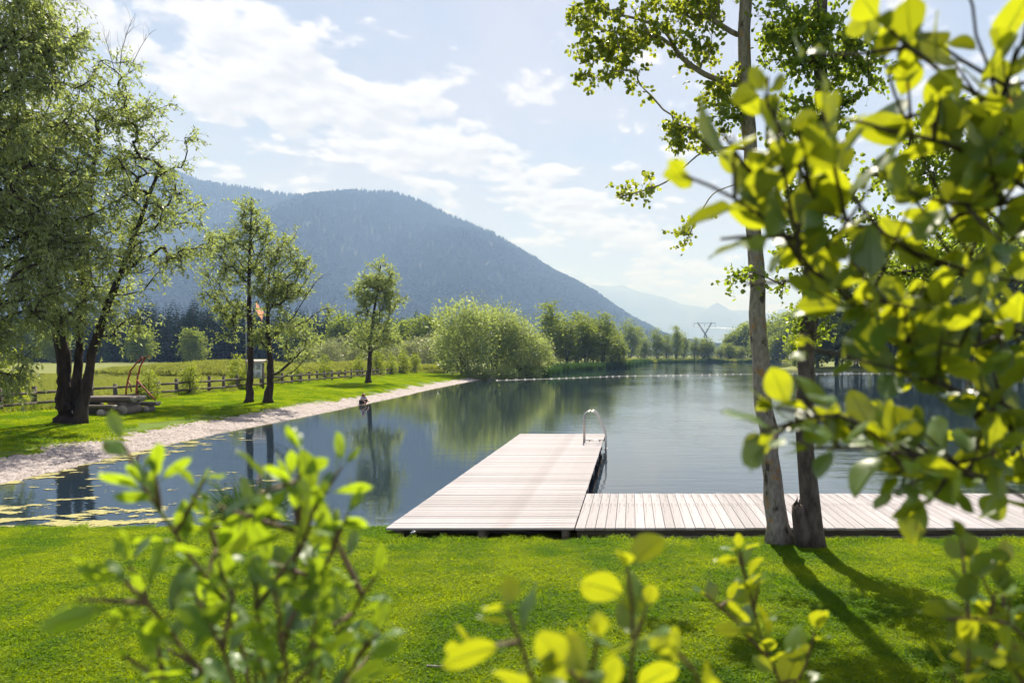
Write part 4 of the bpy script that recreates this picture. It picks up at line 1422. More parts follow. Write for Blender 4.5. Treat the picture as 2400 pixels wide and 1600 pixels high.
def alg_d(x, y):
    base = np.exp(-np.maximum(0, y - 11.0) / 2.2) * np.clip((-x - 5.0) / 4, 0, 1)
    shore = np.exp(-np.maximum(0, x + 14.6) / 0.9) * np.clip(1 - (y - 20) / 7, 0.0, 1)
    return -0.04 + 0.46 * np.maximum(base, shore * 0.8) - 0.25 * (np.maximum(base, shore) < 0.06)


def scum_d(x, y):
    edge = np.exp(-np.abs(y - (10.95 + 0.15 * np.sin(x * 2.1))) * 3.0) * np.where(x > -6.4, 1.0, 0.45) * (x < -3.2)
    side = np.exp(-np.abs((x + 3.75) - (y - 10.9) * 0.5) * 3.5) * (y < 12.6)
    return -0.22 + 0.55 * np.maximum(edge, side)


film('algae', 'yellowish algae mats floating in the shallow lake corner', -15.5, -2.5, 10.7, 27, 0.035, alg_d, M['algae'], ra, 1.9, 4.6)
film('scum', 'whitish pollen scum drifting against the corner of the deck', -9.5, -2.3, 10.7, 13.0, 0.025, scum_d, M['foam'], ra, 1.6, 3.2)

# rush clump at the lawn's edge
rx, ry = P(590, 1225, 10.9)[0], 10.85
rush = empty('rush_clump', (rx, ry, 0.12), 'dark green rush clump growing at the edge of lawn and water', 'rushes')
rc = np.random.RandomState(42)
n = 900
a_ = rc.rand(n) * 6.283
r_ = rc.rand(n) ** 0.6 * 0.30
p0 = np.stack([np.cos(a_) * r_, np.sin(a_) * r_ * 0.8, np.full(n, -0.05)], -1)
out = np.stack([np.cos(a_) * r_ * 1.6, np.sin(a_) * r_ * 1.4, np.zeros(n)], -1)
hh_ = rc.uniform(0.4, 0.95, n)
b = MB()
w_ = 0.006
s_ = unit(np.cross(out + (0, 0, 1), rand_dirs(n, rc)))
q1 = p0 + out * 0.35 + np.array((0, 0, 1)) * hh_[:, None] * 0.6
q2 = p0 + out * 0.95 + np.array((0, 0, 1)) * hh_[:, None] * 0.92 + rc.normal(0, 0.05, (n, 3))
V = np.stack([p0 - s_ * w_, p0 + s_ * w_, q1 + s_ * w_, q1 - s_ * w_, q2], 1).reshape(-1, 3)
k = np.arange(n)[:, None] * 5
ob('blades', mesh_np('blades', V, [k + np.array([[0, 1, 2, 3]]), k + np.array([[3, 2, 4]])], M['reed'], False, {'rnd': np.repeat(rc.rand(n), 5)}), rush)
fb = MB()
for q in range(9):
    c = np.array((-0.42 + rc.normal(0, 0.10), -0.1 + rc.normal(0, 0.1), 0.38 + rc.uniform(-0.12, 0.14)))
    for e in range(5):
        an = e * 1.2566 + q
        d_ = np.array((math.cos(an), math.sin(an), 0.5)) * 0.022
        s__ = np.array((-math.sin(an), math.cos(an), 0)) * 0.011
        fb.add([c, c + d_ * .6 + s__, c + d_, c + d_ * .6 - s__], [[[0, 1, 2, 3]]])
    fb.tube(np.array([(c[0] * .6, c[1], -0.02), c]), 0.003, 4, False)
ob('flowers', fb.mesh('flowers', M['petal']), rush)

# ------------------------------------------------------------------ deck
DZ = 0.42                      # deck surface
YF = 9.87                      # front edge
YB = YF * (1237 - PY) / (1156 - PY)
XJ = (1347 - PX) / F * YF      # junction between walkway and jetty
XLFT = (903 - PX) / F * YF
YE = YF * (1237 - PY) / (1016 - PY)


def plank_mesh(lx, ly, th, name='plank', seed=0):
    bm = bmesh.new()
    bmesh.ops.create_cube(bm, size=1.0)
    for v in bm.verts:
        v.co = (v.co.x * lx, v.co.y * ly, v.co.z * th)
    bmesh.ops.bevel(bm, geom=[e for e in bm.edges], offset=0.004, segments=1, affect='EDGES')
    me = bpy.data.meshes.new(name)
    bm.to_mesh(me)
    bm.free()
    me.materials.append(M['plank'])
    return me


pw = 0.145
jet = empty('jetty', ((XLFT + XJ) / 2, YF, DZ), 'wide bathing jetty of pale cross boards running out into the lake', 'jetty')
jw = XJ - XLFT - 0.012
pj = [plank_mesh(jw, pw - 0.009, 0.032)]
npj = int((YE - YF) / pw)
rj = np.random.RandomState(51)
for k in range(npj):
    o = ob('plank', pj[0], jet, (rj.normal(0, 0.002), (k + 0.5) * pw, -0.016 + rj.normal(0, 0.0012)), (rj.normal(0, 0.004), rj.normal(0, 0.0006), 0))
LJ = npj * pw
bm_ = MB().box((0, 0, 0), (0.10, LJ - 0.10, 0.16)).mesh('beam', M['beam'])
for x in (-jw / 2 + 0.14, 0.0, jw / 2 - 0.14):
    ob('beam', bm_, jet, (x, LJ / 2 + 0.02, -0.118))
cb = MB().box((0, 0, 0), (jw - 0.25, 0.10, 0.12)).mesh('cross_beam', M['beam'])
ps = MB().tube(np.array([(0, 0, -1.3), (0, 0, 0.0)]), 0.075, 10).mesh('post', M['beam'], True)
blk = MB().box((0, 0, 0), (0.05, 0.20, 0.20)).mesh('bracket', M['plank'])
for q in range(6):
    yy = 1.0 + q * (LJ - 1.5) / 5
    ob('cross_beam', cb, jet, (0, yy, -0.265))
    for x in (-jw / 2 + 0.2, jw / 2 - 0.2):
        ob('post', ps, jet, (x, yy + 0.12, -0.2))
    ob('bracket', blk, jet, (jw / 2 - 0.045, yy + 0.45, -0.12))

wk = empty('walkway', (XJ, YF, DZ), 'long boardwalk of pale boards beside the jetty, behind the two near trees', 'boardwalk')
dw = YB - YF
pk = [plank_mesh(dw, pw - 0.006, 0.034)]
npw = 78
for k in range(npw):
    ob('plank', pk[0], wk, (0.006 + (k + 0.5) * pw, dw / 2 + rj.normal(0, 0.004), -0.017 + rj.normal(0, 0.001)), (0, rj.normal(0, 0.0015), R(90)))
LW = npw * pw
bw = MB().box((0, 0, 0), (LW - 0.05, 0.09, 0.15)).mesh('beam', M['beam'])
for y in (0.20, dw / 2, dw - 0.2):
    ob('beam', bw, wk, (LW / 2, y, -0.11))
ob('fascia', MB().box((0, 0, 0), (LW - 0.5, 0.05, 0.12)).mesh('fascia', M['beam']), wk, (LW / 2 + 0.2, 0.10, -0.20))
for q in range(5):
    for y in (0.25, dw - 0.25):
        ob('post', ps, wk, (0.8 + q * 2.0, y, -0.2))

# swim ladder
lx, ly = XJ, YF * (1237 - PY) / (1034 - PY)
lad = empty('swim_ladder', (lx, ly, DZ), 'steel swim ladder with looped handrails on the side of the jetty', 'ladder')


def rail(dy):
    pts = [(-0.55, dy, 0.0), (-0.55, dy, 0.72), (-0.53, dy, 0.80), (-0.47, dy, 0.86), (-0.40, dy, 0.885), (-0.30, dy, 0.885), (-0.22, dy, 0.86), (-0.16, dy, 0.79), (0.05, dy, 0.30), (0.075, dy, 0.2), (0.08, dy, -0.1), (0.08, dy, -1.1)]
    return MB().tube(np.array(pts), 0.021, 10).mesh('handrail', M['steel'], True)


for dy in (-0.23, 0.23):
    ob('handrail', rail(dy), lad)
ob('cross_bar', MB().tube(np.array([(-0.55, 0.0, 0.035), (0.08, 0.0, 0.035)]), 0.012, 8).box((-0.4, 0, 0.03), (0.03, 0.05, 0.06)).box((-0.1, 0, 0.03), (0.03, 0.05, 0.06)).mesh('cross_bar', M['steel']), lad)
tr_ = MB().box((0, 0, 0), (0.08, 0.44, 0.025)).mesh('tread', M['steel'])
for q in range(4):
    ob('tread', tr_, lad, (0.08, 0, -0.22 - q * 0.27))

# ------------------------------------------------------------------ fence
fen = empty('fence', (fx(22), 22, gz(fx(22), 22)), 'grey wooden two-rail post fence between bank and meadow', 'fence')
b0 = np.array(fen.location)
pm_ = MB().box((0, 0, 0.42), (0.13, 0.13, 1.1)).mesh('post', M['fence'])
ys = np.arange(22.0, 112, 1.62)
rf = np.random.RandomState(61)
pp = np.stack([fx(ys), ys, ground_z(fx(ys), ys)], -1)
for k, p in enumerate(pp):
    ob('post', pm_, fen, p - b0, (rf.normal(0, .015), rf.normal(0, .015), rf.normal(0, .1)), (1, 1, 1 + rf.normal(0, .04)))
rl = MB().box((0, 0, 0), (1.0, 0.05, 0.12)).mesh('rail', M['fence'])
for k in range(len(pp) - 1):
    d_ = pp[k + 1] - pp[k]
    L_ = np.linalg.norm(d_)
    for z in (0.30, 0.72):
        c = (pp[k] + pp[k + 1]) / 2 - b0 + np.array((0.09, 0, z + rf.normal(0, .012)))
        ob('rail', rl, fen, c, (0, -math.asin(d_[2] / L_), math.atan2(d_[1], d_[0])), (L_ * 1.02, 1, 1))

# ------------------------------------------------------------------ picnic table
tx, ty = P(262, 940, 28.0)[0], 28.0
tz = gz(tx, ty)
pt = empty('picnic_table', (tx, ty, tz), 'rustic picnic table and benches of split logs under the willow', 'picnic table', rz=R(6))


def half_log(L, r, z, y, name):
    ang = np.linspace(math.pi, 2 * math.pi, 9)
    prof = np.stack([np.cos(ang) * r, np.sin(ang) * r * 0.8], -1)
    V = np.concatenate([np.stack([np.full(9, -L / 2), prof[:, 0] + y, prof[:, 1] + z], -1), np.stack([np.full(9, L / 2), prof[:, 0] + y, prof[:, 1] + z], -1)])
    k = np.arange(8)
    Fq = np.concatenate([np.stack([k, 9 + k, 10 + k, k + 1], -1), [[8, 17, 9, 0]]])
    return mesh_np(name, V, [Fq, np.array([np.arange(9), 9 + np.arange(9)[::-1]])], None, False, None, [M['log'], M['logend']], [0] * 9 + [1, 1])


ob('table_top', half_log(2.1, 0.30, 0.74, 0.22, 'table_top'), pt)
ob('table_top', half_log(2.1, 0.30, 0.74, -0.30, 'table_top'), pt)
ob('bench_seat', half_log(1.9, 0.20, 0.44, -0.95, 'bench_seat'), pt, (-0.25, 0, 0))
ob('bench_seat', half_log(1.9, 0.20, 0.44, 0.9, 'bench_seat'), pt, (0.35, 0, 0))


def log_leg(r, L, name):
    b = MB()
    b.tube(np.array([(0, -L / 2, 0), (0, L / 2, 0)]), r, 12)
    me = b.mesh(name, None, True, None, [M['log'], M['logend']], [0] * 12 + [1, 1])
    return me


lg = log_leg(0.15, 0.46, 'leg')
lt = log_leg(0.20, 1.0, 'leg')
for x in (-0.75, 0.70):
    ob('leg', lt, pt, (x, 0, 0.20))
    ob('leg', lg, pt, (x * 0.8 - 0.25, -0.95, 0.15))
    ob('leg', lg, pt, (x * 0.8 + 0.35, 0.9, 0.15))
for x in (-0.72, 0.68):
    ob('leg', MB().box((0, 0, 0), (0.26, 0.9, 0.16)).mesh('leg', M['log']), pt, (x, 0, 0.44))

# red metal frame behind the table
fxp, fD = P(320, 930, 31.5), 31.5
rf_ = empty('red_metal_frame', (fxp[0], fD, gz(fxp[0], fD)), 'rusty red curved metal pole frame beside the log table', 'frame')
q0 = np.array(rf_.location)


def pole(pxpts, dD, r, name):
    pts = np.array([P(a, b_, fD + d_) for (a, b_), d_ in zip(pxpts, dD)]) - q0
    return MB().tube(pts, r, 8).mesh(name, M['red'], True)


ob('pole', pole([(295, 930), (296, 910), (300, 890), (306, 868), (318, 853), (334, 838)], [.3, .3, .25, .2, .1, 0], 0.035, 'pole'), rf_)
ob('pole', pole([(319, 935), (320, 905), (323, 880), (328, 860), (334, 848), (340, 838)], [-.3, -.3, -.25, -.2, -.1, 0], 0.035, 'pole'), rf_)
ob('strut', pole([(321, 890), (334, 905), (350, 922), (364, 938)], [-.3, -.35, -.4, -.5], 0.03, 'strut'), rf_)
ob('strut', pole([(301, 893), (306, 903), (308, 918)], [.3, .3, .3], 0.03, 'strut'), rf_)
ob('top_plate', MB().box(P(341, 836, fD) - q0, (0.28, 0.22, 0.03)).mesh('top_plate', M['red']), rf_)

# notice board by the fence
nbx, nbD = P(600, 905, 46.0)[0], 46.0
nz_ = gz(nbx, nbD)
nb = empty('notice_board', (nbx, nbD, nz_), 'small white notice board with a pale roof between the leaning trees', 'notice board')
ztop = ZC - (849 - PY) / F * nbD - nz_
zbot = ZC - (887 - PY) / F * nbD - nz_
ob('panel', MB().box((0.0, 0, (ztop + zbot) / 2), (0.86, 0.08, ztop - zbot)).mesh('panel', M['white']), nb)
pap = MB().box((0, 0, 0), (0.32, 0.012, 0.40)).mesh('notice', M['paper'])
ink = MB()
for r_ in range(5):
    ink.box((0, -0.008, 0.14 - r_ * 0.06), (0.24 - 0.04 * (r_ % 2), 0.006, 0.02))
ik = ink.box((0.05, -0.008, 0.03), (0.10, 0.008, 0.09)).mesh('print', M['ink'])
for (x, z) in ((-0.2, 0.25), (0.2, 0.25), (-0.2, -0.25), (0.2, -0.25)):
    nt_ = ob('notice', pap, nb, (x, -0.048, (ztop + zbot) / 2 + z))
    ob('print', ik, nt_)
for s_ in (-1, 1):
    ob('roof', MB().box((0, 0, 0), (1.25, 0.34, 0.03)).mesh('roof', M['rooftile']), nb, (0.05, s_ * 0.13, ztop + 0.10), (R(-32 * s_), 0, 0))
    ob('post', MB().box((0, 0, ztop / 2 - .1), (0.09, 0.09, ztop + .1)).mesh('post', M['fence']), nb, (s_ * 0.47, 0.02, 0))

# flagpole with a drooping flag
fpx, fpD = P(577, 905, 50.0)[0], 50.0
fp = empty('flagpole', (fpx, fpD, gz(fpx, fpD)), 'thin pale flagpole behind the taller of the leaning trees', 'flagpole')
ph = ZC - (690 - PY) / F * fpD - fp.location.z
ob('pole', MB().tube(np.array([(0, 0, -.1), (0, 0, ph)]), (0.05, 0.03), 8).mesh('pole', M['metalgrey'], True), fp)


def f_flag(u, v):
    x = 0.72 + u * 0.55 * (1 - 0.10 * v)
    z = ph - 0.45 - v * 0.7 - 0.9 * u
    y = 0.12 * np.sin(u * 9 + v * 2) * u
    return np.stack([x, y, z], -1)


fl_me = sheet('flag', np.linspace(0, 1, 16), np.linspace(0, 1, 10), f_flag, M['flag'], {'rnd': np.zeros(160)})
fl = ob('flag', fl_me, fp)
fl['label'] = 'drooping salmon red flag'

# ------------------------------------------------------------------ people
def skin_body(name, joints, edges, mat, parent, sub=1, loc=(0, 0, 0)):
    me = bpy.data.meshes.new(name)
    me.from_pydata([j[0] for j in joints], edges, [])
    o = ob(name, me, parent, loc)
    me.materials.append(M[mat])
    sk = me.skin_vertices.new() if hasattr(me.skin_vertices, 'new') and not me.skin_vertices else None
    md = o.modifiers.new('skin', 'SKIN')
    md.use_smooth_shade = True
    lay = me.skin_vertices[0].data
    for k, j in enumerate(joints):
        lay[k].radius = j[1] if isinstance(j[1], tuple) else (j[1], j[1])
        lay[k].use_root = (k == 0)
    sb_ = o.modifiers.new('sub', 'SUBSURF')
    sb_.levels = sb_.render_levels = sub
    return o


cx, cD = P(851, 945, 40.5)[0], 40.5
per = empty('person', (cx, cD, gz(cx, cD)), 'person with long auburn hair crouching at the waterline', 'person', rz=R(-20))
# facing +x, knees drawn up
J = [((-0.10, 0, 0.20), 0.11), ((-0.06, 0, 0.34), 0.10), ((0.0, 0, 0.48), 0.115), ((0.03, 0, 0.56), 0.05), ((0.07, 0, 0.66), 0.075), ((0.09, 0, 0.72), 0.06),
     ((-0.06, 0.09, 0.20), 0.075), ((0.20, 0.11, 0.36), 0.06), ((0.06, 0.11, 0.06), 0.045), ((0.18, 0.12, 0.03), 0.035),
     ((-0.06, -0.09, 0.20), 0.075), ((0.20, -0.11, 0.36), 0.06), ((0.06, -0.11, 0.06), 0.045), ((0.18, -0.12, 0.03), 0.035),
     ((0.02, 0.15, 0.49), 0.045), ((0.14, 0.18, 0.34), 0.038), ((0.28, 0.12, 0.22), 0.03), ((0.34, 0.10, 0.18), 0.022),
     ((0.02, -0.15, 0.49), 0.045), ((0.14, -0.18, 0.34), 0.038), ((0.28, -0.12, 0.20), 0.03), ((0.34, -0.09, 0.15), 0.022)]
E = [(0, 1), (1, 2), (2, 3), (3, 4), (4, 5), (0, 6), (6, 7), (7, 8), (8, 9), (0, 10), (10, 11), (11, 12), (12, 13), (2, 14), (14, 15), (15, 16), (16, 17), (2, 18), (18, 19), (19, 20), (20, 21)]
skin_body('body', J, E, 'skin', per)
skin_body('shirt', [((-0.10, 0, 0.26), 0.125), ((-0.06, 0, 0.36), 0.12), ((0.0, 0, 0.49), 0.125), ((0.02, 0.155, 0.49), 0.06), ((0.10, 0.175, 0.38), 0.055), ((0.02, -0.155, 0.49), 0.06), ((0.10, -0.175, 0.38), 0.055)],
          [(0, 1), (1, 2), (2, 3), (3, 4), (2, 5), (5, 6)], 'denim', per)
skin_body('trousers', [((-0.11, 0, 0.20), 0.13), ((-0.05, 0.09, 0.20), 0.09), ((0.20, 0.11, 0.36), 0.075), ((0.07, 0.11, 0.10), 0.06), ((-0.05, -0.09, 0.20), 0.09), ((0.20, -0.11, 0.36), 0.075), ((0.07, -0.11, 0.10), 0.06)],
          [(0, 1), (1, 2), (2, 3), (0, 4), (4, 5), (5, 6)], 'darkcloth', per)
skin_body('hair', [((0.055, 0, 0.70), 0.085), ((0.02, 0, 0.64), 0.085), ((0.0, 0.0, 0.54), 0.075), ((0.03, 0.08, 0.52), 0.045), ((0.07, 0.09, 0.42), 0.03), ((0.03, -0.08, 0.52), 0.045), ((0.07, -0.09, 0.42), 0.03)],
          [(0, 1), (1, 2), (1, 3), (3, 4), (1, 5), (5, 6)], 'hair', per)

px2, pD2 = P(614, 900, 49.3)[0], 49.3
per2 = empty('person', (px2, pD2, gz(px2, pD2) - 0.02), 'person in dark jacket and brimmed hat behind the fence by the notice board', 'person', rz=R(-90))
zt = ZC - (866 - PY) / F * pD2 - per2.location.z
k_ = zt / 1.42
J = [((0, 0, 0.62), 0.12), ((0, 0, 0.80), 0.115), ((0, 0, 1.02), 0.13), ((0.0, 0, 1.13), 0.055), ((0.02, 0, 1.24), 0.085), ((0.03, 0, 1.33), 0.07),
     ((0, 0.09, 0.60), 0.085), ((0.02, 0.09, 0.32), 0.06), ((0, 0.09, 0.06), 0.045), ((0.10, 0.09, 0.03), 0.04),
     ((0, -0.09, 0.60), 0.085), ((0.02, -0.09, 0.32), 0.06), ((0, -0.09, 0.06), 0.045), ((0.10, -0.09, 0.03), 0.04),
     ((0, 0.17, 1.03), 0.055), ((0.05, 0.21, 0.82), 0.045), ((0.22, 0.14, 0.74), 0.035), ((0.28, 0.11, 0.74), 0.028),
     ((0, -0.17, 1.03), 0.055), ((0.05, -0.21, 0.82), 0.045), ((0.22, -0.14, 0.74), 0.035), ((0.28, -0.11, 0.74), 0.028)]
sc3 = lambda JJ: [(tuple(c * k_ for c in j[0]), j[1] * k_) for j in JJ]
skin_body('body', sc3(J), E, 'skin', per2)
skin_body('jacket', sc3([((0, 0, 0.60), 0.14), ((0, 0, 0.80), 0.135), ((0, 0, 1.03), 0.14), ((0, 0.17, 1.03), 0.07), ((0.05, 0.21, 0.82), 0.06), ((0.18, 0.155, 0.75), 0.05), ((0, -0.17, 1.03), 0.07), ((0.05, -0.21, 0.82), 0.06), ((0.18, -0.155, 0.75), 0.05)]),
          [(0, 1), (1, 2), (2, 3), (3, 4), (4, 5), (2, 6), (6, 7), (7, 8)], 'browncloth', per2)
skin_body('trousers', sc3([((0, 0, 0.60), 0.13), ((0, 0.09, 0.58), 0.095), ((0.02, 0.09, 0.32), 0.075), ((0, 0.09, 0.10), 0.06), ((0, -0.09, 0.58), 0.095), ((0.02, -0.09, 0.32), 0.075), ((0, -0.09, 0.10), 0.06)]),
          [(0, 1), (1, 2), (2, 3), (0, 4), (4, 5), (5, 6)], 'darkcloth', per2)
hb = MB().tube(np.array([(0.03, 0, 1.33), (0.03, 0, 1.345)]) * k_, 0.17 * k_, 16).tube(np.array([(0.03, 0, 1.345), (0.03, 0, 1.42), (0.03, 0, 1.45)]) * k_, np.array((0.095, 0.085, 0.05)) * k_, 12)
ob('hat', hb.mesh('hat', M['hat'], True), per2)

# ------------------------------------------------------------------ float line across the lake
fl_pts = [P(1165, 889, 80), P(1300, 886, 86), P(1450, 880.5, 96), P(1650, 876, 104), P(1850, 873, 109), P(2150, 871, 112), P(2400, 870, 114)]
fl_pts = np.array([(p[0], p[1], 0.0) for p in fl_pts])
seg = np.concatenate([[0], np.cumsum(np.linalg.norm(np.diff(fl_pts, axis=0), axis=1))])
fo = empty('float_line', fl_pts[0], 'long line of pale floats strung across the lake', 'float line')
nf = int(seg[-1] / 1.3)
tq = np.linspace(0, seg[-1], nf)
fpz = np.stack([np.interp(tq, seg, fl_pts[:, k]) for k in range(3)], -1) - fl_pts[0]
ob('rope', MB().tube(fpz + (0, 0, 0.01), 0.012, 4, False).mesh('rope', M['float']), fo)
fm_ = MB().tube(np.array([(-0.14, 0, 0), (-0.10, 0, 0), (0.10, 0, 0), (0.14, 0, 0)]), (0.035, 0.07, 0.07, 0.035), 8).mesh('float', M['float'], True)
for k in range(nf):
    if k % 7 != 5:
        ob('float', fm_, fo, fpz[k] + (0, 0, 0.02))

# ------------------------------------------------------------------ power pylon
pyD = 520.0
pyb = at_ground(1655, pyD)
py_ = empty('power_pylon', pyb, 'distant V-shaped lattice power pylon beyond the far shore', 'pylon')
kx = pyD / F


def pp_(px_, py2, dy=0.0):
    return P(px_, py2, pyD) - np.array(pyb) + np.array((0, dy, 0))


def lattice(b, A, B, wdt, n, r):
    A = np.asarray(A)
    B = np.asarray(B)
    for sx, sy in ((-1, -1), (1, -1), (1, 1), (-1, 1)):
        off_ = np.array((sx, sy, 0)) * wdt / 2
        b.tube(np.array([A + off_ * 0.6, (A + B) / 2 + off_, B + off_ * 0.6]), r, 4, False)
    for q in range(n):
        f0, f1 = q / n, (q + 1) / n
        s1 = 1 if q % 2 else -1
        b.tube(np.array([A + (B - A) * f0 + np.array((s1, -1, 0)) * wdt * .45, A + (B - A) * f1 + np.array((-s1, -1, 0)) * wdt * .45]), r * 0.7, 4, False)
        b.tube(np.array([A + (B - A) * f0 + np.array((-s1, 1, 0)) * wdt * .45, A + (B - A) * f1 + np.array((s1, 1, 0)) * wdt * .45]), r * 0.7, 4, False)


b = MB()
lattice(b, pp_(1651, 850), pp_(1651, 785), 1.2, 8, 0.17)
lattice(b, pp_(1657, 850), pp_(1656, 785), 1.2, 8, 0.17)
ob('leg', b.mesh('leg', M['pylon']), py_)
for a_, c_ in (((1655, 786), (1636, 757)), ((1651, 786), (1667, 757))):
    b = MB()
    lattice(b, pp_(*a_), pp_(*c_), 1.0, 9, 0.15)
    ob('arm', b.mesh('arm', M['pylon']), py_)
b = MB()
lattice(b, pp_(1636, 757.3), pp_(1667, 757.3), 0.9, 8, 0.15)
b.tube(np.array([pp_(1626, 758), pp_(1636, 757)]), 0.18, 4)
b.tube(np.array([pp_(1667, 757), pp_(1677, 757)]), 0.18, 4)
for x in (1636, 1667):
    b.tube(np.array([pp_(x, 758), pp_(x, 754)]), 0.18, 4)
ob('crossarm', b.mesh('crossarm', M['pylon']), py_)
ins = MB().tube(np.array([(0, 0, 0), (0, 0, -2.6)]), 0.13, 6).mesh('insulator', M['pylon'])
for x in (1626.5, 1651.5, 1676.5):
    ob('insulator', ins, py_, pp_(x, 758.5))
for kq, (x, ye, lb) in enumerate(((1626.5, 700, 'upper'), (1651.5, 712, 'middle'), (1676.5, 722, 'lower'))):
    A_ = np.array(pyb) + pp_(x, 766.5)
    B_ = np.array((A_[0] + 175, 300.0, A_[2] + 14 - 3 * kq))
    tt = np.linspace(0, 1, 30)[:, None]
    pts = A_ * (1 - tt) + B_ * tt
    pts[:, 2] -= 9.0 * 4 * (tt * (1 - tt))[:, 0]
    o = ob('power_cable', MB().tube(pts - A_, 0.07, 4, False).mesh('power_cable', M['metalgrey']), None, A_)
    tag(o, lb + ' sagging power cable running from the pylon in front of the far wood', 'cable', 'cables of the power line')

# fallen twig on the lawn
twp = np.array([P(1000, 1567, 4.62), P(1030, 1568, 4.6), P(1060, 1563, 4.64), P(1090, 1557, 4.68)])
twp[:, 2] = ground_z(twp[:, 0], twp[:, 1]) + 0.035
o = ob('fallen_twig', MB().tube(twp - twp[0], (0.006, 0.007, 0.006, 0.003), 6).tube(np.array([twp[2], twp[2] + (0.04, 0.05, 0.012)]) - twp[0], (0.004, 0.002), 5).mesh('fallen_twig', M['bark_aspen'], True), None, twp[0])
tag(o, 'small dry twig lying on the lawn in front of the jetty', 'twig')


# ------------------------------------------------------------------ foreground shrubs
def big_leaf(rng, asp, tipk, fold, curl, wave, seed):
    """one leaf, unit length along +x, normal +z; asp = width/length"""
    nu_, nv_ = 9, 6
    V = []
    for a in range(nu_ + 1):
        u = a / nu_
        wv = asp * 0.5 * (math.sin(math.pi * u ** tipk)) ** 0.75
        for b_ in range(nv_ + 1):
            v = b_ / nv_ * 2 - 1
            y = v * wv
            z = abs(v) * wv * fold - curl * u * u * 0.5 + wave * math.sin(u * 11 + v * 2 + seed) * abs(v) * 0.5 + 0.02 * math.cos(v * math.pi)
            V.append((u, y, z))
    V = np.array(V)
    i = np.arange(nv_)[None, :]
    j = np.arange(nu_)[:, None] * (nv_ + 1)
    Fq = np.stack([i + j, i + j + nv_ + 1, i + j + nv_ + 2, i + j + 1], -1).reshape(-1, 4)
    n = len(V)
    # stalk
    b = MB()
    b.add(V, [Fq])
    b.tube(np.array([(-0.22, 0, -0.03), (-0.1, 0, 0.0), (0.02, 0, 0.0), (0.5, 0, -0.012 - curl * 0.12), (0.9, 0, -0.01 - curl * 0.40)]), (0.016, 0.014, 0.013, 0.008, 0.003), 5, False)
    return b


rl_ = np.random.RandomState(71)


def leaf_set(mat, asp0, asp1, tip0, tip1, count, pref):
    out = []
    for k in range(count):
        b = big_leaf(rl_, rl_.uniform(asp0, asp1), rl_.uniform(tip0, tip1), rl_.uniform(0.05, 0.45), rl_.uniform(-0.15, 0.5), rl_.uniform(0, 0.06), k * 1.7)
        out.append(b.mesh('leaf', M[mat], True))
    return out


round_leaves = leaf_set('fleaf', 0.58, 0.80, 0.85, 1.15, 9, 'r')
long_leaves = leaf_set('fleaf2', 0.28, 0.42, 1.0, 1.5, 9, 'l')


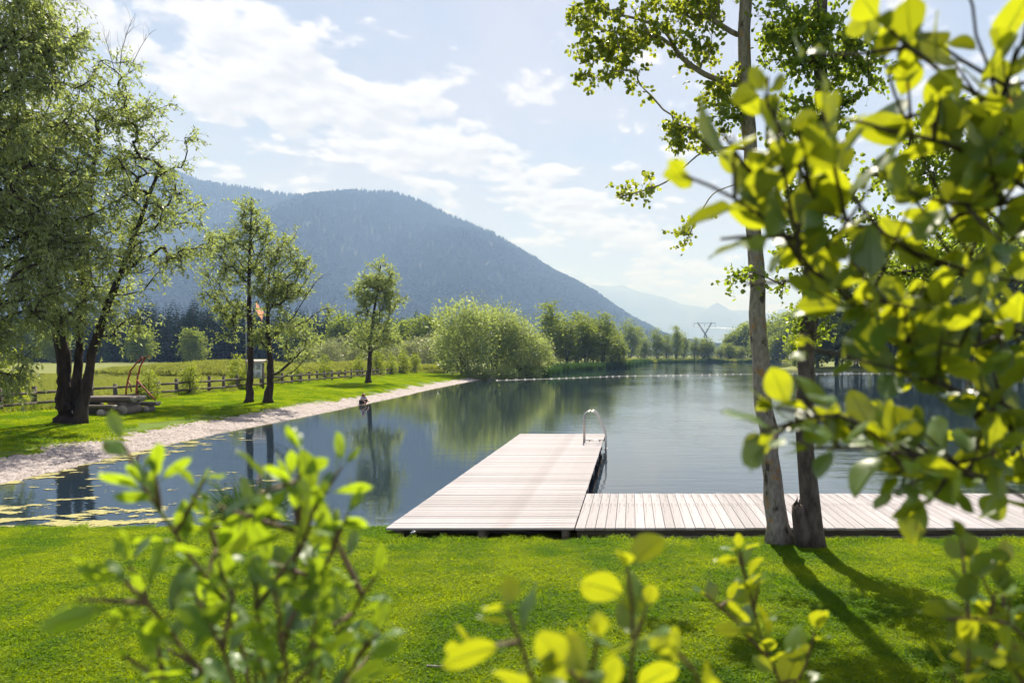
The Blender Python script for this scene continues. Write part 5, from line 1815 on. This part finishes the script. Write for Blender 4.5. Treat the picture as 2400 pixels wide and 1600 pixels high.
def shrub(name, label, root_xy, stems, leaves, lmin, lmax, spacing, rng, side=(0.05, 0.14), sideprob=0.5, r0=0.007, maxleaf=300, mat='twig', up=0.5, keep=None):
    """stems: lists of (px,py,depth) from the root outward. Leaves in a spiral along stems and side shoots"""
    zg = gz(*root_xy)
    root = empty(name, (root_xy[0], root_xy[1], zg), label, 'shrub')
    o0 = np.array((root_xy[0], root_xy[1], zg))
    leafs = []

    def put_leaves(q, a0, s):
        """q: polyline points"""
        seg = np.concatenate([[0], np.cumsum(np.linalg.norm(np.diff(q, axis=0), axis=1))])
        L = seg[-1]
        t_ = s * 0.4
        ang = rng.rand() * 6
        while t_ < L:
            p = np.array([np.interp(t_, seg, q[:, k]) for k in range(3)])
            p2 = np.array([np.interp(min(L, t_ + 0.01), seg, q[:, k]) for k in range(3)])
            p1 = np.array([np.interp(max(0, t_ - 0.01), seg, q[:, k]) for k in range(3)])
            tn = unit(p2 - p1)
            e1 = unit(np.cross(tn, (0.3, 0.2, 1.0)))
            e2 = np.cross(tn, e1)
            rad = e1 * math.cos(ang) + e2 * math.sin(ang)
            d = unit(rad * 0.85 + tn * 0.65 + np.array((0, 0, 0.10)) + rng.normal(0, 0.18, 3))
            leafs.append((p, d, tn, rng.uniform(lmin, lmax) * (1.0 if t_ < L * 0.8 else 0.72)))
            ang += 2.4 + rng.normal(0, 0.25)
            t_ += s * rng.uniform(0.75, 1.3)
        # end rosette
        tn = unit(q[-1] - q[-2])
        for k in range(2):
            leafs.append((q[-1], unit(tn + rng.normal(0, 0.4, 3)), tn, rng.uniform(lmin, lmax) * 0.6))

    for si, st in enumerate(stems):
        leaf_from = 0
        pts = []
        if st[0] == 'root':
            pts.append(o0 + rng.normal(0, 0.03, 3) * (1, 1, 0) - (0, 0, 0.03))
            st = st[1:]
            leaf_from = 1
        for p in st:
            pts.append(P(*p))
        pts = np.array(pts)
        seg = np.concatenate([[0], np.cumsum(np.linalg.norm(np.diff(pts, axis=0), axis=1))])
        n = max(5, int(seg[-1] / 0.03))
        tq = np.linspace(0, seg[-1], n)
        q = np.stack([np.interp(tq, seg, pts[:, k]) for k in range(3)], -1)
        for _ in range(4):
            q[1:-1] = 0.25 * q[:-2] + 0.5 * q[1:-1] + 0.25 * q[2:]
        q[1:-1] += rng.normal(0, 0.0015, q[1:-1].shape)
        rr0 = r0 if leaf_from else r0 * 0.6
        ob('stem', MB().tube(q - o0, np.linspace(rr0, 0.0018, n), 7, False).mesh('stem', M[mat], True), root)
        cut = np.searchsorted(tq, seg[leaf_from] * (1.0 if leaf_from else 0)) if leaf_from else 0
        qs = q[max(0, cut - 1):]
        if len(qs) < 3:
            qs = q[-3:]
        put_leaves(qs, 0, spacing)
        # side shoots
        L = tq[-1] - tq[max(0, cut - 1)]
        for k in range(int(L / 0.06)):
            if rng.rand() > sideprob:
                continue
            m_ = rng.randint(1, len(qs) - 1)
            p = qs[m_]
            tn = unit(qs[m_ + 1] - qs[m_ - 1])
            d = unit(tn * 0.5 + rand_dirs(1, rng)[0] * 0.9 + np.array((0, 0, up * 0.5)))
            l = rng.uniform(*side)
            if keep is not None and not keep(p + d * l):
                continue
            sq = np.array([p, p + d * l * 0.5 + (0, 0, 0.004), p + d * l + np.array((0, 0, 0.12 * l))])
            ob('side_shoot', MB().tube(sq - o0, (0.003, 0.0024, 0.0012), 5, False).mesh('side_shoot', M[mat], True), root)
            put_leaves(sq, 0, spacing)
    if keep is not None:       # prune the shoots to the shrub's outline
        leafs = [q for q in leafs if keep(q[0] + q[1] * q[3] * 0.5)]
    if len(leafs) > maxleaf:
        ix = rng.permutation(len(leafs))[:maxleaf]
        leafs = [leafs[k] for k in ix]
    for (p, d, tn, L) in leafs:
        nrm = unit(np.array(sun_v) * up * 1.5 + tn * 0.25 + rng.normal(0, 0.42, 3))
        y = unit(np.cross(nrm, d))
        z = np.cross(d, y)
        mt = Matrix(((d[0], y[0], z[0]), (d[1], y[1], z[1]), (d[2], y[2], z[2])))
        o = bpy.data.objects.new('leaf', leaves[rng.randint(len(leaves))])
        o.location = p - o0 + d * 0.2 * L
        o.rotation_euler = mt.to_euler()
        o.scale = (L, L, L)
        o.parent = root
        COL.objects.link(o)
    return root


S = np.random.RandomState(81)
OUT_Y = [-200, 0, 120, 200, 300, 380, 450, 520, 650, 720, 770, 850, 900, 950, 1080, 1120, 1200, 1240, 1300]
OUT_X = [2050, 2040, 1790, 1740, 1690, 1515, 1530, 1680, 1700, 1690, 1840, 1880, 1850, 1740, 1770, 1890, 2060, 2150, 2500]


def in_outline(p):
    x_, y_ = PX + F * p[0] / p[1], PY - F * (p[2] - ZC) / p[1]
    return x_ > np.interp(y_, OUT_Y, OUT_X)


shrub('sallow_shrub', 'big blurred sallow shrub with round backlit leaves close to the lens', (0.95, 1.15),
      [['root', (2470, 900, 1.02), (2380, 790, .98), (2300, 660, .94), (2230, 520, .9), (2170, 400, .88), (2100, 240, .85), (2060, 110, .82)],
       ['root', (2500, 700, .95), (2420, 450, .9), (2340, 250, .86), (2300, 100, .82), (2260, -40, .8)],
       ['root', (2440, 1120, 1.0), (2300, 985, .96), (2140, 850, .93), (2050, 760, .9), (1960, 640, .87), (1880, 560, .84), (1810, 460, .81), (1790, 300, .79), (1800, 180, .77)],
       [(2050, 760, .9), (1980, 690, .85), (1880, 600, .80), (1760, 480, .77), (1660, 425, .74), (1600, 410, .73)],
       [(1990, 670, .88), (1900, 650, .85), (1800, 655, .82), (1750, 665, .8)],
       [(2300, 660, .94), (2200, 620, .9), (2100, 560, .86), (2000, 520, .82), (1930, 500, .8)],
       [(2420, 450, .9), (2270, 360, .86), (2130, 310, .82), (2000, 290, .78), (1930, 260, .76)],
       [(2340, 250, .86), (2230, 190, .82), (2140, 130, .78), (2090, 70, .75)],
       [(2230, 520, .9), (2330, 420, .86), (2400, 330, .83)],
       [(2420, 450, .9), (2330, 500, .86), (2230, 480, .82), (2130, 450, .78)],
       [(2340, 250, .86), (2390, 130, .8), (2410, 40, .76)],
       [(2300, 660, .94), (2360, 560, .88), (2410, 520, .84)],
       [(1880, 560, .84), (1800, 560, .81), (1720, 540, .79), (1690, 560, .78)],
       [(1810, 460, .81), (1740, 390, .79), (1700, 330, .77), (1690, 300, .76)],
       [(1960, 640, .87), (1920, 500, .83), (1880, 400, .8), (1870, 300, .78)]],
      round_leaves, 0.034, 0.074, 0.025, S, (0.05, 0.15), 0.95, 0.006, 300, 'twig_dark', 0.55, in_outline)
shrub('sallow_shrub', 'sallow branches with dark and bright leaves hanging over the boardwalk', (1.05, 1.05),
      [['root', (2500, 1250, 1.0), (2350, 1130, .92), (2200, 1080, .87), (2060, 1020, .84), (1920, 975, .81), (1820, 955, .79)],
       ['root', (2480, 1000, .95), (2330, 930, .91), (2200, 900, .87), (2080, 860, .83), (1960, 830, .8), (1880, 815, .78)],
       [(2350, 1130, .92), (2230, 1110, .86), (2120, 1080, .83), (2090, 1110, .82)],
       [(2200, 1080, .87), (2080, 1050, .83), (1960, 1040, .8), (1900, 1050, .79)],
       [(2060, 1020, .84), (1960, 930, .8), (1850, 1000, .77), (1790, 1010, .76)],
       ['root', (2520, 850, .95), (2380, 760, .9), (2240, 740, .86), (2120, 720, .83), (2030, 700, .8)],
       [(2380, 760, .9), (2300, 840, .86), (2220, 830, .84), (2140, 780, .82)],
       [(2330, 930, .91), (2300, 1020, .88), (2330, 1090, .86)],
       [(2480, 1000, .95), (2400, 1060, .9), (2360, 1000, .88)]],
      round_leaves, 0.034, 0.066, 0.026, S, (0.05, 0.13), 0.95, 0.0055, 270, 'twig_dark', 0.45, in_outline)
shrub('osier_shrub', 'blurred young osier shrub with narrow leaves before the lake corner', (-0.38, 0.85),
      [['root', (640, 1620, .78), (690, 1450, .76), (700, 1300, .74), (695, 1180, .73), (705, 1060, .72)],
       ['root', (590, 1620, .8), (560, 1450, .78), (460, 1320, .75), (380, 1230, .73), (335, 1140, .72)],
       ['root', (520, 1640, .72), (430, 1500, .69), (350, 1420, .67), (290, 1360, .66)],
       ['root', (720, 1620, .82), (790, 1490, .8), (840, 1400, .79), (880, 1350, .78)],
       ['root', (620, 1620, .72), (600, 1460, .7), (600, 1370, .68)],
       [(690, 1450, .76), (750, 1380, .74), (780, 1280, .72), (790, 1240, .71)],
       [(560, 1450, .78), (510, 1330, .75), (490, 1230, .73)],
       [(700, 1300, .74), (735, 1220, .72), (745, 1160, .71)],
       ['root', (440, 1640, .7), (360, 1570, .68), (280, 1530, .66)],
       ['root', (760, 1640, .74), (830, 1570, .72), (860, 1500, .71)],
       ['root', (560, 1660, .68), (540, 1540, .66), (500, 1470, .65), (460, 1400, .64)],
       ['root', (660, 1660, .68), (680, 1540, .66), (650, 1460, .65), (640, 1380, .64)],
       ['root', (700, 1660, .7), (740, 1560, .69), (740, 1450, .68)]],
      long_leaves, 0.032, 0.056, 0.017, S, (0.03, 0.08), 0.95, 0.0035, 300, 'twig', 0.35)
shrub('sallow_shrub', 'low sallow shoots rising at the bottom of the picture in front of the lawn', (0.02, 0.85),
      [['root', (1480, 1640, .72), (1490, 1500, .71), (1480, 1400, .70), (1470, 1330, .69)],
       ['root', (1280, 1660, .62), (1250, 1560, .61), (1230, 1480, .60), (1190, 1430, .59)],
       ['root', (1860, 1660, 1.0), (1800, 1540, .98), (1770, 1440, .97), (1740, 1340, .96), (1735, 1290, .95)],
       ['root', (1680, 1660, .64), (1640, 1560, .62), (1590, 1530, .6)],
       [(1800, 1540, .98), (1740, 1460, .97), (1680, 1420, .96), (1650, 1390, .95)],
       [(1850, 1620, .98), (1900, 1530, .97), (1910, 1480, .96)],
       ['root', (1380, 1650, .6), (1360, 1560, .58), (1400, 1500, .57)],
       ['root', (1480, 1680, .6), (1440, 1600, .58), (1330, 1570, .56)]],
      round_leaves, 0.030, 0.060, 0.026, S, (0.03, 0.06), 0.4, 0.004, 105, 'twig', 0.5)
shrub('sallow_shrub', 'single leafy sallow sprays in the bottom corner beyond the alder shadow', (0.62, 0.95),
      [['root', (2420, 1620, .88), (2360, 1480, .86), (2310, 1390, .85), (2290, 1320, .84)],
       ['root', (2460, 1560, .82), (2380, 1450, .8), (2300, 1440, .78), (2220, 1450, .77)],
       ['root', (2280, 1660, .8), (2240, 1600, .78), (2220, 1560, .77)],
       ['root', (2440, 1680, .75), (2400, 1580, .73), (2360, 1540, .72)]],
      round_leaves, 0.034, 0.060, 0.028, S, (0.03, 0.08), 0.5, 0.005, 75, 'twig', 0.5)

# ------------------------------------------------------------------ haze
hm = bpy.data.materials.new('haze')
hm.use_nodes = True
ht = NT(hm.node_tree)
pv = ht.n('ShaderNodeVolumePrincipled', ins={'Color': (0.36, 0.56, 1.0, 1), 'Absorption Color': (0.76, 0.80, 1, 1), 'Density': 0.00029, 'Anisotropy': 0.0})
ho = ht.n('ShaderNodeOutputMaterial')
ht.link(pv.outputs[0], ho.inputs['Volume'])
hz = ob('haze', MB().box((0, 6250, 560), (12000, 13200, 1130)).mesh('haze', hm))
tag(hz, 'thin bright summer haze lying over the whole valley', 'haze', kind='stuff')
